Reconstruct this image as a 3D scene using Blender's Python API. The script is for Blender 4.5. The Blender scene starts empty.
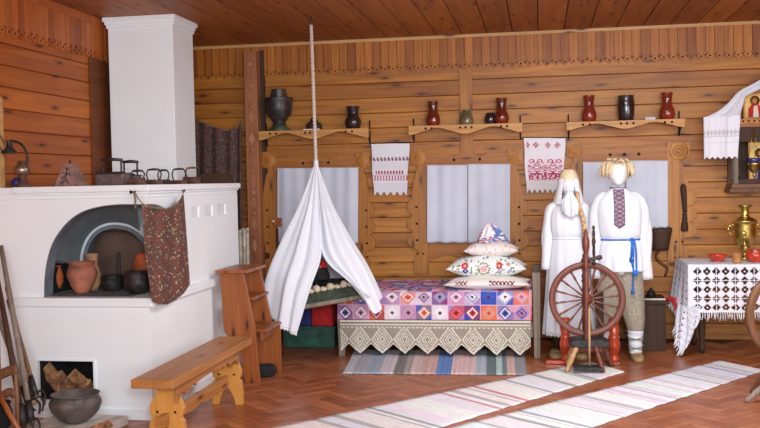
import bpy, bmesh, math, random
from mathutils import Vector, Matrix, noise
random.seed(7)
sc = bpy.context.scene
PI = math.pi
# ------------------------------------------------------------------ camera
CAMH, F = 1.6, 930.0
yaw, pit, rol = math.radians(9.8), math.radians(2.03), math.radians(1.15)
fwd = Vector((-math.sin(yaw)*math.cos(pit), math.cos(yaw)*math.cos(pit), -math.sin(pit)))
r0 = Vector((math.cos(yaw), math.sin(yaw), 0)); u0 = r0.cross(fwd)
cr = r0*math.cos(rol) - u0*math.sin(rol); cu = u0*math.cos(rol) + r0*math.sin(rol)
cam = bpy.data.cameras.new('camera'); camo = bpy.data.objects.new('camera', cam)
sc.collection.objects.link(camo); sc.camera = camo
cam.sensor_width = 36; cam.lens = 36*F/760; cam.clip_end = 60
R = Matrix((cr, cu, -fwd)).transposed()
camo.matrix_world = Matrix.Translation((0, 0, CAMH)) @ R.to_4x4()
# ------------------------------------------------------------------ light
w = bpy.data.worlds.new('world'); sc.world = w; w.use_nodes = True
w.node_tree.nodes['Background'].inputs[0].default_value = (0.84, 0.92, 1.0, 1)
w.node_tree.nodes['Background'].inputs[1].default_value = 1.0
def area(name, loc, target, sx, sy, power, col=(1, 1, 1)):
    l = bpy.data.lights.new(name, 'AREA'); l.shape = 'RECTANGLE'; l.size = sx; l.size_y = sy
    l.energy = power; l.color = col
    o = bpy.data.objects.new(name, l); sc.collection.objects.link(o); o.location = loc
    o.rotation_euler = (Vector(target)-Vector(loc)).to_track_quat('-Z', 'Y').to_euler()
    return o
area('front_window_light', (1.1, -1.2, 2.1), (0.0, 9, 0.9), 4.6, 1.9, 325, (0.90, 0.95, 1.0))
area('overhead_fill_light', (0.7, 6.0, 2.98), (0.7, 6.1, 0), 1.6, 1.2, 95, (0.95, 0.97, 1.0))  # added overhead fill that brightens floor and rugs; no lamp hangs here
area('side_window_light', (4.3, 3.4, 1.7), (-1.2, 8.2, 1.0), 1.3, 1.5, 70, (0.93, 0.97, 1.0))
area('flash_light', (0.25, -0.1, 2.0), (-0.2, 9, 1.3), 0.3, 0.3, 75, (0.97, 0.98, 1.0))
vs = sc.view_settings
vs.view_transform = 'Standard'; vs.look = 'None'; vs.exposure = 0.0; vs.gamma = 1.0; vs.use_curve_mapping = False
# ------------------------------------------------------------------ pixel helpers
def P(px, py, X=None, Y=None, Z=None):
    d = fwd + cr*((px-380)/F) + cu*((214-py)/F)
    if Y is not None: t = Y/d.y
    elif X is not None: t = X/d.x
    else: t = (Z-CAMH)/d.z
    return Vector((d.x*t, d.y*t, CAMH+d.z*t))
def S(px, py, Y):                                  # metres per pixel
    return (P(px, py, Y=Y)-Vector((0, 0, CAMH))).dot(fwd)/F
# ------------------------------------------------------------------ materials
def lin(c):
    return tuple(((x/255)/12.92 if x/255 <= 0.04045 else ((x/255+0.055)/1.055)**2.4) for x in c)
class NT:
    def __init__(s, name):
        s.m = bpy.data.materials.new(name); s.m.use_nodes = True; s.t = s.m.node_tree
        s.b = s.t.nodes['Principled BSDF']
    def n(s, typ, **kw):
        nd = s.t.nodes.new(typ)
        for k, v in kw.items(): setattr(nd, k, v)
        return nd
    def l(s, a, b): s.t.links.new(a, b)
    def math(s, op, a, b=None):
        nd = s.n('ShaderNodeMath', operation=op)
        for i, v in enumerate((a, b)):
            if v is None: continue
            if isinstance(v, (int, float)): nd.inputs[i].default_value = v
            else: s.l(v, nd.inputs[i])
        return nd.outputs[0]
    def ramp(s, fac, stops):
        r = s.n('ShaderNodeValToRGB'); e = r.color_ramp.elements
        while len(e) < len(stops): e.new(0.5)
        for i, (p, c) in enumerate(stops): e[i].position = p; e[i].color = lin(c)+(1,)
        s.l(fac, r.inputs[0]); return r.outputs[0]
    def mix(s, fac, a, b, mode='MIX'):
        m = s.n('ShaderNodeMix', data_type='RGBA', blend_type=mode)
        if isinstance(fac, (int, float)): m.inputs[0].default_value = fac
        else: s.l(fac, m.inputs[0])
        for i, v in ((6, a), (7, b)):
            if isinstance(v, tuple): m.inputs[i].default_value = v if len(v) == 4 else v+(1,)
            else: s.l(v, m.inputs[i])
        return m.outputs[2]
    def bump(s, h, st=0.3, d=0.01):
        b = s.n('ShaderNodeBump'); b.inputs['Strength'].default_value = st; b.inputs['Distance'].default_value = d
        s.l(h, b.inputs['Height']); s.l(b.outputs[0], s.b.inputs['Normal'])
def plain(name, col, rough=0.7, metal=0.0, var=0.12, scale=12, bump=0.15, coat=0):
    t = NT(name); tc = t.n('ShaderNodeTexCoord'); nz = t.n('ShaderNodeTexNoise')
    nz.inputs['Scale'].default_value = scale; nz.inputs['Detail'].default_value = 4
    t.l(tc.outputs['Object'], nz.inputs['Vector'])
    dk = tuple(max(0, c*(1-var*1.6)) for c in col); lt = tuple(min(255, c*(1+var)) for c in col)
    t.l(t.ramp(nz.outputs[0], [(0.3, dk), (0.7, lt)]), t.b.inputs['Base Color'])
    t.b.inputs['Roughness'].default_value = rough; t.b.inputs['Metallic'].default_value = metal
    if coat: t.b.inputs['Coat Weight'].default_value = coat
    if bump: t.bump(nz.outputs[0], bump, 0.01)
    return t.m
def wood(name, c1, c2, axis='X', rough=0.5, knots=True, island=0.5, fine=22, weather=None):
    """grain stretched along axis; every separate board of a mesh gets its own tone"""
    t = NT(name); tc = t.n('ShaderNodeTexCoord'); g = t.n('ShaderNodeNewGeometry')
    isl = g.outputs['Random Per Island']
    mp = t.n('ShaderNodeMapping'); sc_ = {'X': (0.9, fine, fine), 'Y': (fine, 0.9, fine), 'Z': (fine, fine, 0.9)}[axis]
    mp.inputs['Scale'].default_value = sc_
    off = t.n('ShaderNodeCombineXYZ')
    for i in range(3): t.l(t.math('MULTIPLY', isl, 37.0+i*11), off.inputs[i])
    t.l(off.outputs[0], mp.inputs['Location'])
    t.l(tc.outputs['Object'], mp.inputs['Vector'])
    n1 = t.n('ShaderNodeTexNoise'); n1.inputs['Scale'].default_value = 1.0; n1.inputs['Detail'].default_value = 5
    n1.inputs['Distortion'].default_value = 1.2
    t.l(mp.outputs[0], n1.inputs['Vector'])
    col = t.ramp(n1.outputs[0], [(0.28, c1), (0.72, c2)])
    # board tone
    tone = t.ramp(isl, [(0.0, (255*(1-.34*island), 255*(1-.46*island), 255*(1-.60*island))), (1.0, (255, 255, 255))])
    col = t.mix(1.0, col, tone, 'MULTIPLY')
    if knots:
        sp = t.n('ShaderNodeSeparateXYZ'); t.l(tc.outputs['Object'], sp.inputs[0]); gi = 'XYZ'.index(axis); ot = [k for k in range(3) if k != gi]
        kv = t.n('ShaderNodeCombineXYZ'); t.l(t.math('ADD', t.math('MULTIPLY', sp.outputs[gi], 1.35), t.math('MULTIPLY', isl, 57.0)), kv.inputs[0])
        t.l(t.math('ADD', t.math('MULTIPLY', t.math('ADD', sp.outputs[ot[0]], sp.outputs[ot[1]]), 5.5), t.math('MULTIPLY', isl, 31.0)), kv.inputs[1])
        vo = t.n('ShaderNodeTexVoronoi', voronoi_dimensions='2D'); vo.inputs['Scale'].default_value = 1.0; t.l(kv.outputs[0], vo.inputs['Vector'])
        dark = (c1[0]*.46, c1[1]*.34, c1[2]*.4)
        kf = t.ramp(vo.outputs['Distance'], [(0.035, (255, 255, 255)), (0.075, (150, 150, 150)), (0.17, (0, 0, 0))])
        col = t.mix(kf, col, lin(dark)+(1,))
    if weather:
        n2 = t.n('ShaderNodeTexNoise'); n2.inputs['Scale'].default_value = 1.4; n2.inputs['Detail'].default_value = 6
        m2 = t.n('ShaderNodeMapping'); m2.inputs['Scale'].default_value = {'X': (0.6, 2, 2.5), 'Y': (2, .6, 2), 'Z': (2, 2, .6)}[axis]
        t.l(tc.outputs['Object'], m2.inputs['Vector']); t.l(m2.outputs[0], n2.inputs['Vector'])
        wf = t.ramp(n2.outputs[0], [(0.42, (0, 0, 0)), (0.70, (130, 130, 130))])
        col = t.mix(wf, col, lin(weather)+(1,))
    t.l(col, t.b.inputs['Base Color']); t.b.inputs['Roughness'].default_value = rough
    t.bump(n1.outputs[0], 0.25, 0.006)
    return t.m
def painted(name, rough=0.9, bump=0.2, bs=220):
    t = NT(name); a = t.n('ShaderNodeAttribute', attribute_name='Col')
    t.l(a.outputs['Color'], t.b.inputs['Base Color']); t.b.inputs['Roughness'].default_value = rough
    tc = t.n('ShaderNodeTexCoord'); nz = t.n('ShaderNodeTexNoise'); nz.inputs['Scale'].default_value = bs
    t.l(tc.outputs['Object'], nz.inputs['Vector']); t.bump(nz.outputs[0], bump, 0.002)
    return t.m
M = {}
M['wall'] = wood('golden_pine_planks', (148, 86, 20), (212, 142, 44), 'X', 0.5, island=0.5, fine=14, weather=(172, 126, 70))
M['wall_l'] = wood('orange_pine_planks', (160, 82, 20), (204, 116, 36), 'Y', 0.5, island=0.35, fine=14)
M['ceil'] = wood('brown_ceiling_planks', (150, 84, 32), (192, 118, 52), 'Y', 0.55, island=0.45, fine=14)
M['slat'] = wood('valance_pine', (156, 88, 24), (210, 134, 46), 'Z', 0.5, knots=False, island=0.6)
M['slat_l'] = wood('valance_orange_pine', (172, 92, 38), (205, 120, 58), 'Z', 0.5, knots=False, island=0.6)
M['trim'] = wood('pale_trim_pine', (196, 150, 90), (226, 184, 126), 'X', 0.5, island=0.2)
M['casing'] = wood('casing_pine', (156, 96, 28), (208, 142, 52), 'Z', 0.5, island=0.35, weather=(166, 122, 72))
M['casing_h'] = wood('casing_header_pine', (156, 92, 28), (202, 132, 48), 'X', 0.5, island=0.35, weather=(166, 122, 72))
M['shelf'] = wood('shelf_pine', (196, 138, 70), (224, 172, 100), 'X', 0.5, knots=False, island=0.3)
M['post'] = wood('carved_reddish_post', (172, 108, 74), (212, 150, 108), 'Z', 0.6, knots=False)
M['darkwall'] = wood('dark_brown_wall_strip', (104, 56, 26), (138, 78, 38), 'Y', 0.7, knots=False)
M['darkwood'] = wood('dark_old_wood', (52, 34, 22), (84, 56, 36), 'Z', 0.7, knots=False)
M['greywood'] = wood('grey_weathered_wood', (118, 108, 98), (160, 150, 138), 'Z', 0.8, knots=False, island=0.3)
M['floorgap'] = plain('floor_joint', (52, 26, 16), 0.6)
M['parquet'] = wood('red_brown_parquet', (154, 88, 54), (188, 118, 78), 'X', 0.34, knots=False, island=0.55, fine=7)
M['bench'] = wood('honey_bench_wood', (172, 112, 58), (204, 146, 86), 'Y', 0.42, island=0.4)
M['benchleg'] = wood('yellow_bench_legs', (206, 142, 60), (228, 172, 92), 'Z', 0.42, knots=False, island=0.3)
M['stair'] = wood('orange_brown_step_wood', (146, 80, 36), (188, 112, 54), 'Z', 0.4, island=0.5)
M['joint'] = plain('plank_joint_brown', (84, 48, 24), 0.9, bump=0)
M['hole'] = plain('dark_hole', (38, 22, 14), 0.9, bump=0)
M['plaster'] = plain('white_plaster', (238, 246, 250), 0.85, var=0.008, scale=3, bump=0.06)
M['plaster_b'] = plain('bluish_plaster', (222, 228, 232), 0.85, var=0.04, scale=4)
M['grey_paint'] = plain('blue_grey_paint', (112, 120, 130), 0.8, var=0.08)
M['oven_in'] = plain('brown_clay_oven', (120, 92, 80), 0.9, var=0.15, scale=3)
M['lining_black'] = plain('niche_black', (24, 21, 20), 0.95, bump=0)  # near-black for the firewood niche lining and the hearth behind the pots
M['cotton'] = plain('white_cotton', (226, 231, 240), 0.95, var=0.008, scale=10, bump=0.0)
M['curtain'] = plain('pale_cotton_curtain', (212, 219, 234), 0.95, var=0.01, scale=6, bump=0.0)
M['linen'] = plain('beige_linen', (164, 156, 138), 0.95, var=0.08, scale=60, bump=0.3)
M['head'] = plain('white_mannequin_cloth', (230, 233, 238), 0.8, var=0.01)
M['hair'] = wood('blond_straw_hair', (224, 202, 164), (246, 234, 208), 'Z', 0.8, knots=False, island=0.5)
M['cauld'] = plain('greyish_brown_iron', (100, 90, 86), 0.6, 0.3, var=0.2, scale=12, bump=0.3)
M['iron'] = plain('cast_iron', (58, 54, 54), 0.55, 0.5, var=0.2, scale=25, bump=0.4)
M['iron_br'] = plain('rusty_brown_iron', (92, 64, 54), 0.65, 0.35, var=0.25, scale=25, bump=0.4)
M['iron_gr'] = plain('grey_box_iron_metal', (112, 98, 96), 0.55, 0.4, var=0.15, scale=22, bump=0.3)
M['handle'] = plain('dark_brown_handle', (60, 40, 32), 0.5)
M['clay_o'] = plain('orange_clay', (196, 98, 52), 0.7, var=0.2, scale=8)
M['clay_p'] = plain('pink_brown_clay', (180, 112, 88), 0.75, var=0.2, scale=7)
M['clay_t'] = plain('tan_clay', (190, 142, 104), 0.8, var=0.15)
M['glaze_br'] = plain('red_brown_glaze', (118, 42, 26), 0.18, var=0.25, scale=7, coat=0.5)
M['glaze_red'] = plain('brick_red_glaze', (136, 48, 32), 0.2, var=0.15, scale=7, coat=0.5)
M['glaze_dk'] = plain('near_black_glaze', (50, 38, 40), 0.2, var=0.3, scale=9, coat=0.5)
M['glaze_gr'] = plain('olive_grey_glaze', (112, 104, 74), 0.2, var=0.2, scale=9, coat=0.5)
M['pewter'] = plain('dark_tarnished_metal', (84, 80, 80), 0.42, 0.6, var=0.2, scale=14)
M['patina'] = plain('greenish_patina_metal', (86, 98, 88), 0.5, 0.5, var=0.2)
M['brass'] = plain('polished_brass', (206, 186, 104), 0.32, 1.0, var=0.1)
M['silver'] = plain('worn_lamp_metal', (150, 132, 112), 0.35, 0.8, var=0.2)
M['blueglass'] = plain('blue_glass', (40, 52, 120), 0.1, coat=1)
M['cloth_p'] = painted('patterned_cloth')
M['rug'] = painted('woven_rag_rug', 0.95, 0.8, 130)
M['lace'] = plain('cream_lace', (226, 220, 206), 0.95, bump=0)
M['lace_w'] = plain('white_lace', (236, 238, 246), 0.95, bump=0)
M['lace_d'] = plain('greyish_lace_net', (150, 142, 132), 0.95, var=0.15, scale=150, bump=0.4)
M['wheelred'] = wood('red_brown_wheel_wood', (100, 50, 38), (132, 72, 56), 'Z', 0.4, knots=False, island=0.3)
M['redlac'] = plain('orange_red_lacquer', (190, 64, 28), 0.25, var=0.12, coat=0.4)
M['redlac_d'] = plain('dark_red_varnish', (128, 48, 28), 0.25, var=0.15, coat=0.4)
M['palestick'] = wood('pale_stick_wood', (178, 140, 92), (208, 172, 124), 'Z', 0.6, knots=False)
M['bast'] = wood('woven_bast', (148, 122, 84), (190, 164, 122), 'X', 0.8, knots=False, fine=60)
M['cord'] = plain('grey_cord', (128, 118, 98), 0.9)
M['blue'] = plain('bright_blue_cord', (38, 108, 196), 0.8, var=0.15)
M['redf'] = plain('red_cloth', (190, 34, 36), 0.85)
M['bluef'] = plain('dark_blue_cloth', (38, 52, 116), 0.85)
M['greenp'] = plain('dark_green_paint', (36, 84, 70), 0.5, var=0.2)
M['greencl'] = plain('dark_green_cloth', (56, 66, 54), 0.9, var=0.25, scale=30, bump=0.4)
M['blackcl'] = plain('black_wool', (30, 28, 30), 0.95, bump=0.5)
M['fleece'] = plain('cream_fleece', (214, 202, 176), 0.95, bump=0.8, scale=60)
M['rope'] = plain('pale_rope', (214, 200, 188), 0.9, var=0.1, scale=90, bump=0.6)
M['radi'] = plain('cream_enamel', (222, 214, 196), 0.35, bump=0)
M['bark'] = plain('bark_brown', (158, 112, 76), 0.9, var=0.3, scale=20, bump=0.6)
M['cut'] = plain('cut_firewood', (204, 164, 116), 0.85, var=0.15, scale=25)
M['stone'] = plain('pale_stone_slab', (206, 198, 188), 0.8, var=0.1)
M['gold'] = plain('icon_gold', (206, 170, 96), 0.4, 0.2)
M['flesh'] = plain('icon_flesh', (196, 136, 96), 0.7)
M['orangebowl'] = plain('orange_red_glaze', (200, 62, 34), 0.25, var=0.15, coat=0.4)
M['tancup'] = plain('tan_birch_cup', (190, 132, 74), 0.5)
M['hookm'] = plain('black_wrought_iron', (32, 30, 30), 0.6, 0.3)
M['woodplain'] = wood('brown_wood', (104, 70, 46), (142, 100, 68), 'Z', 0.6, knots=False)
M['pane'] = plain('window_glass', (150, 180, 210), 0.05, bump=0)
# ------------------------------------------------------------------ mesh builder
ROOTS = {}
class MB:
    def __init__(s, xf=None): s.v = []; s.f = []; s.mi = []; s.sm = []; s.col = []; s.xf = xf; s.cols = False
    def add(s, vs, fs, mi=0, smooth=False, cols=None):
        b = len(s.v); s.v += [Vector(v) for v in vs]
        for k, f in enumerate(fs):
            s.f.append([b+i for i in f]); s.mi.append(mi); s.sm.append(smooth)
            s.col.append(cols[k] if cols else None)
        if cols: s.cols = True
        return s
    def box(s, a, b, mi=0):
        x0, y0, z0 = a; x1, y1, z1 = b
        vs = [(x0,y0,z0),(x1,y0,z0),(x1,y1,z0),(x0,y1,z0),(x0,y0,z1),(x1,y0,z1),(x1,y1,z1),(x0,y1,z1)]
        return s.add(vs, [(0,3,2,1),(4,5,6,7),(0,1,5,4),(1,2,6,5),(2,3,7,6),(3,0,4,7)], mi)
    def hexa(s, lo, hi, mi=0):                       # 4 bottom points, 4 top points
        return s.add(list(lo)+list(hi), [(0,3,2,1),(4,5,6,7),(0,1,5,4),(1,2,6,5),(2,3,7,6),(3,0,4,7)], mi)
    def prism(s, poly, d, a, b, mi=0, smooth=False):   # poly in plane perpendicular to axis d: Y -> (x,z), X -> (y,z), Z -> (x,y)
        n = len(poly)
        mk = {'Y': lambda p, t: (p[0], t, p[1]), 'X': lambda p, t: (t, p[0], p[1]), 'Z': lambda p, t: (p[0], p[1], t)}[d]
        vs = [mk(p, a) for p in poly]+[mk(p, b) for p in poly]
        fs = [tuple(range(n)), tuple(range(2*n-1, n-1, -1))]+[(i, i+n, (i+1) % n+n, (i+1) % n) for i in range(n)]
        return s.add(vs, fs, mi)
    def lathe(s, prof, c, ax=(0, 0, 1), n=24, mi=0, smooth=True, sy=1.0):   # prof: (r, h)
        ax = Vector(ax).normalized(); t = Vector((1, 0, 0)) if abs(ax.x) < .9 else Vector((0, 1, 0))
        e1 = (t-ax*t.dot(ax)).normalized(); e2 = ax.cross(e1); c = Vector(c); vs = []; fs = []
        for r, h in prof:
            for k in range(n):
                a = 2*PI*k/n; vs.append(c+ax*h+(e1*math.cos(a)+e2*math.sin(a)*sy)*max(r, 1e-4))
        for i in range(len(prof)-1):
            for k in range(n): fs.append((i*n+k, i*n+(k+1) % n, (i+1)*n+(k+1) % n, (i+1)*n+k))
        m = len(prof)-1
        fs.append(tuple(range(n-1, -1, -1))); fs.append(tuple(m*n+k for k in range(n)))
        return s.add(vs, fs, mi, smooth)
    def tube(s, pts, r, n=10, mi=0, flat=1.0, cap=True, closed=False, up=None):
        pts = [Vector(p) for p in pts]; m = len(pts)
        rs = r if isinstance(r, (list, tuple)) else [r]*m
        vs = []; fs = []; prev = None
        for i, p in enumerate(pts):
            if closed: d = (pts[(i+1) % m]-pts[i-1])
            else: d = pts[min(i+1, m-1)]-pts[max(i-1, 0)]
            d = d.normalized() if d.length > 1e-9 else Vector((0, 0, 1))
            t = up if up is not None else prev
            if t is None: t = Vector((0, 0, 1)) if abs(d.z) < .9 else Vector((1, 0, 0))
            e1 = Vector(t)-d*Vector(t).dot(d); e1 = e1.normalized() if e1.length > 1e-6 else d.orthogonal().normalized()
            prev = e1; e2 = d.cross(e1)
            for k in range(n):
                a = 2*PI*k/n; vs.append(p+(e1*math.cos(a)+e2*math.sin(a)*flat)*rs[i])
        for i in range(m if closed else m-1):
            j = (i+1) % m
            for k in range(n): fs.append((i*n+k, i*n+(k+1) % n, j*n+(k+1) % n, j*n+k))
        if cap and not closed:
            fs.append(tuple(range(n-1, -1, -1))); fs.append(tuple((m-1)*n+k for k in range(n)))
        return s.add(vs, fs, mi, True)
    def ball(s, c, r, mi=0, n=16, m=10, nz=0, fr=3, seed=0):
        r = (r, r, r) if isinstance(r, (int, float)) else r; vs = []; fs = []; c = Vector(c)
        for i in range(m+1):
            th = PI*i/m
            for k in range(n):
                a = 2*PI*k/n; d = Vector((math.sin(th)*math.cos(a), math.sin(th)*math.sin(a), math.cos(th)))
                q = 1+nz*noise.noise(d*fr+Vector((seed, seed, 0))) if nz else 1
                vs.append(c+Vector((d.x*r[0], d.y*r[1], d.z*r[2]))*q)
        for i in range(m):
            for k in range(n): fs.append((i*n+k, (i+1)*n+k, (i+1)*n+(k+1) % n, i*n+(k+1) % n))
        return s.add(vs, fs, mi, True)
    def sheet(s, f, nu, nv, col=None, mi=0, smooth=True):      # f(u,v)->point ; col(u,v)->rgb 0..255 or None (a hole)
        vs = [f(i/nu, j/nv) for j in range(nv+1) for i in range(nu+1)]; fs = []; cs = []
        for j in range(nv):
            for i in range(nu):
                c = (200, 200, 200)
                if col:
                    c = col((i+.5)/nu, (j+.5)/nv)
                    if c is None: continue
                fs.append((j*(nu+1)+i, j*(nu+1)+i+1, (j+1)*(nu+1)+i+1, (j+1)*(nu+1)+i)); cs.append(c)
        return s.add(vs, fs, mi, smooth, cs if col and not isinstance(cs[0], int) else None)
    def build(s, name, mats, parent=None, bevel=0, solid=0, sub=0, remesh=0, origin=None):
        vs = [s.xf @ v for v in s.v] if s.xf else s.v
        lo = Vector([min(v[i] for v in vs) for i in range(3)]); hi = Vector([max(v[i] for v in vs) for i in range(3)])
        c = Vector(origin) if origin is not None else Vector(((lo.x+hi.x)/2, (lo.y+hi.y)/2, lo.z))
        used = sorted(set(i for f in s.f for i in f)); idx = {u: k for k, u in enumerate(used)}
        me = bpy.data.meshes.new(name); me.from_pydata([vs[u]-c for u in used], [], [[idx[i] for i in f] for f in s.f])
        if not isinstance(mats, (list, tuple)): mats = [mats]
        for m in mats: me.materials.append(M[m] if isinstance(m, str) else m)
        me.polygons.foreach_set('material_index', s.mi); me.polygons.foreach_set('use_smooth', s.sm)
        if s.cols:
            ca = me.color_attributes.new('Col', 'FLOAT_COLOR', 'CORNER'); buf = []
            for f, cc in zip(s.f, s.col):
                q = lin(cc or (200, 200, 200))+(1.0,)
                buf += list(q)*len(f)
            ca.data.foreach_set('color', buf)
        bm_ = bmesh.new(); bm_.from_mesh(me); bmesh.ops.recalc_face_normals(bm_, faces=bm_.faces); bm_.to_mesh(me); bm_.free()
        me.update(); o = bpy.data.objects.new(name, me); sc.collection.objects.link(o)
        o.location = c
        if parent is not None: o.parent = parent; o.location = c-ROOTS[parent.name]
        ROOTS[o.name] = c
        if remesh:
            m = o.modifiers.new('remesh', 'REMESH'); m.mode = 'VOXEL'; m.voxel_size = remesh; m.use_smooth_shade = True
        if sub: m = o.modifiers.new('sub', 'SUBSURF'); m.levels = m.render_levels = sub
        if solid: m = o.modifiers.new('solid', 'SOLIDIFY'); m.thickness = solid; m.offset = 0
        if bevel: m = o.modifiers.new('bevel', 'BEVEL'); m.width = bevel; m.segments = 2; m.limit_method = 'ANGLE'
        return o
def tag(o, label=None, cat=None, group=None, kind=None):
    if label: o['label'] = label
    if cat: o['category'] = cat
    if group: o['group'] = group
    if kind: o['kind'] = kind
    return o
def thing(name, loc, label, cat, group=None):
    o = bpy.data.objects.new(name, None); sc.collection.objects.link(o); o.location = loc; o.empty_display_size = .1
    ROOTS[o.name] = Vector(loc); return tag(o, label, cat, group)
def struct(o): o['kind'] = 'structure'; return o
def smooth_path(pts, n=6):
    pts = [Vector(p) for p in pts]; out = []
    for i in range(len(pts)-1):
        p0 = pts[max(i-1, 0)]; p1 = pts[i]; p2 = pts[i+1]; p3 = pts[min(i+2, len(pts)-1)]
        for k in range(n):
            t = k/n
            out.append(0.5*((2*p1)+(p2-p0)*t+(2*p0-5*p1+4*p2-p3)*t*t+(3*p1-p0-3*p2+p3)*t**3))
    return out+[pts[-1]]
def nz(*a): return noise.noise(Vector(a if len(a) == 3 else tuple(a)+(0.0,)*(3-len(a))))
# ================================================================== THE ROOM
WY, LX, RX, CH, FY = 9.4, -3.75, 4.6, 3.05, -1.5
def planks_x(y, x0, x1, z0, z1, pitch, t, m, name):      # horizontal boards on the back wall
    b = MB(); z = z0
    while z < z1-0.01:
        h = min(pitch, z1-z); g = 0.0012
        b.prism([(y+t, z+g), (y+t, z+h-g), (y+.008, z+h-g), (y, z+h-g-.005), (y, z+g+.005), (y+.008, z+g)], 'X', x0, x1)
        z += pitch
    b.box((x0, y+.016, z0), (x1, y+t+.05, z1), 1)
    return struct(b.build(name, [m, 'joint']))
planks_x(WY, LX-.1, RX+.1, 0, CH, 0.153, 0.03, 'wall', 'wall_back')
b = MB(); z = 0
while z < CH-.01:
    h = min(.155, CH-z); g = .0012
    b.prism([(LX-.03, z+g), (LX-.03, z+h-g), (LX-.008, z+h-g), (LX, z+h-g-.005), (LX, z+g+.005), (LX-.008, z+g)], 'Y', FY, WY)
    z += .155
b.box((LX-.08, FY, 0), (LX-.016, WY, CH), 1)
struct(b.build('wall_left', ['wall_l', 'joint']))
b = MB(); z = 0
while z < CH-.01:
    h = min(.155, CH-z); b.box((RX, FY, z+.003), (RX+.03, WY, z+h-.003)); z += .155
b.box((RX+.02, FY, 0), (RX+.08, WY, CH), 1)
struct(b.build('wall_right', ['wall_l', 'hole']))
b = MB(); x = LX
while x < RX:
    b.box((x+.004, FY, CH), (x+.246, WY+.1, CH+.03)); x += .25
b.box((LX-.1, FY, CH+.012), (RX+.1, WY+.15, CH+.08), 1)
struct(b.build('ceiling', ['ceil', 'hole'], bevel=.004))
# herringbone parquet
b = MB(); Wd = .072; n = 5; c45 = math.cos(math.radians(8)); s45 = math.sin(math.radians(8))
c45 = s45 = math.sqrt(.5)
def blk(x, y, w, h):
    g = .0012/Wd; pts = []
    for px, py in ((x+g, y+g), (x+w-g, y+g), (x+w-g, y+h-g), (x+g, y+h-g)):
        X = (px*c45-py*s45)*Wd+.2; Y = (px*s45+py*c45)*Wd+4.0; pts.append((X, Y, 0))
    if all(LX+.0 < p[0] < RX-.05 and FY < p[1] < WY+.02 for p in pts): b.add(pts, [(0, 1, 2, 3)])
for r in range(-110, 110):
    for k in range(-14, 15):
        blk(r+2*n*k, r, n, 1); blk(r, r+1+2*n*k, 1, n)
b.box((LX, FY, -.12), (RX, WY+.03, -.0012), 1)
struct(b.build('floor', ['parquet', 'floorgap']))
# trims
b = MB(); b.box((LX, WY-.035, 3.018), (RX, WY, CH-.002))
struct(b.build('trim_1', 'trim'))
def valance(name, m, axis, a0, a1, face, z0, z1, pitch, t):
    b = MB(); k = 0; a = a0
    while a < a1:
        c = a+pitch/2; w = pitch/2-.003; zb = z0+random.uniform(-.004, .004)
        poly = [(c-w, z1), (c-w, zb+.082), (c-w*.98, zb+.070), (c-w*.45, zb+.060), (c-w*.98, zb+.035), (c-w*.45, zb+.012), (c, zb),
                (c+w*.45, zb+.012), (c+w*.98, zb+.035), (c+w*.45, zb+.060), (c+w*.98, zb+.070), (c+w, zb+.082), (c+w, z1)]
        if axis == 'X':
            b.prism(poly, 'Y', face-t, face-.001)
            b.lathe([(.009, 0), (.009, .002)], (c, face-t-.0005, zb+.032), (0, -1, 0), 8, 1)
        else:
            b.prism(poly, 'X', face+t, face+.001)
            b.lathe([(.009, 0), (.009, .002)], (face+t+.0005, c, zb+.032), (1, 0, 0), 8, 1)
        a += pitch; k += 1
    return struct(b.build(name, [m, 'hole']))
valance('trim_2', 'slat', 'X', LX+.03, RX, WY, 2.705, 3.018, .0855, .022)
valance('trim_3', 'slat_l', 'Y', 2.0, WY-.03, LX, 2.69, 2.99, .0855, .022)
b = MB(); b.box((LX, 1.0, 2.985), (LX+.03, WY-.06, CH-.002)); struct(b.build('trim_4', 'slat_l'))
# dark brown upright strip laid over the left wall before the chimney
b = MB(); b.box((LX+.001, P(92, 110, X=LX+.02).y, 0), (LX+.02, 7.9, 2.70)); struct(b.build('dark_wall_strip', 'darkwall', bevel=.004))
# carved post on the back wall
x0 = P(246, 150, Y=WY-.15).x; x1 = P(258.5, 150, Y=WY-.15).x
b = MB(); b.box((x0, WY-.15, 0), (x1, WY-.001, CH-.09))
xc = (x0+x1)/2; z = .3
while z < 2.8:                                             # carved rosettes and lozenges down the face
    b.prism([(xc, z-.07), (xc+.035, z), (xc, z+.07), (xc-.035, z)], 'Y', WY-.158, WY-.149)
    b.lathe([(.022, 0), (.022, .010), (.008, .012)], (xc, WY-.15, z+.11), (0, -1, 0), 12)
    z += .22
b.box((x0+.004, WY-.156, .1), (x0+.012, WY-.149, 2.9)); b.box((x1-.012, WY-.156, .1), (x1-.004, WY-.149, 2.9))
struct(b.build('trim_6', 'post', bevel=.003))
b = MB(); b.box((x1, WY-.03, 0), (x1+.045, WY-.001, 2.98)); struct(b.build('shadow_strip', 'darkwood'))  # dark strip standing in for the shadow in the gap beside the post
b = MB(); b.box((LX, WY-.02, 0), (RX, WY-.001, .05)); struct(b.build('baseboard_back', 'wall', bevel=.004))
# battens: middle upright above and below the shelf
def batten(name, px0, px1, zt, zb):
    a = P(px0, 100, Y=WY).x; c = P(px1, 100, Y=WY).x; b = MB(); b.box((a, WY-.02, zb), (c, WY-.001, zt))
    struct(b.build(name, 'casing', bevel=.003))
batten('trim_8', 459.5, 472.5, 2.71, 1.85)
# left edge: pale casing board of the left window, seen at the frame's edge
a = P(-3, 150, X=LX+.001).y; c = P(4.5, 150, X=LX+.04).y
b = MB(); b.box((LX+.001, a-.04, 1.0), (LX+.04, c, P(2, 98, X=LX).z)); struct(b.build('trim_9', 'trim', bevel=.004))

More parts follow.
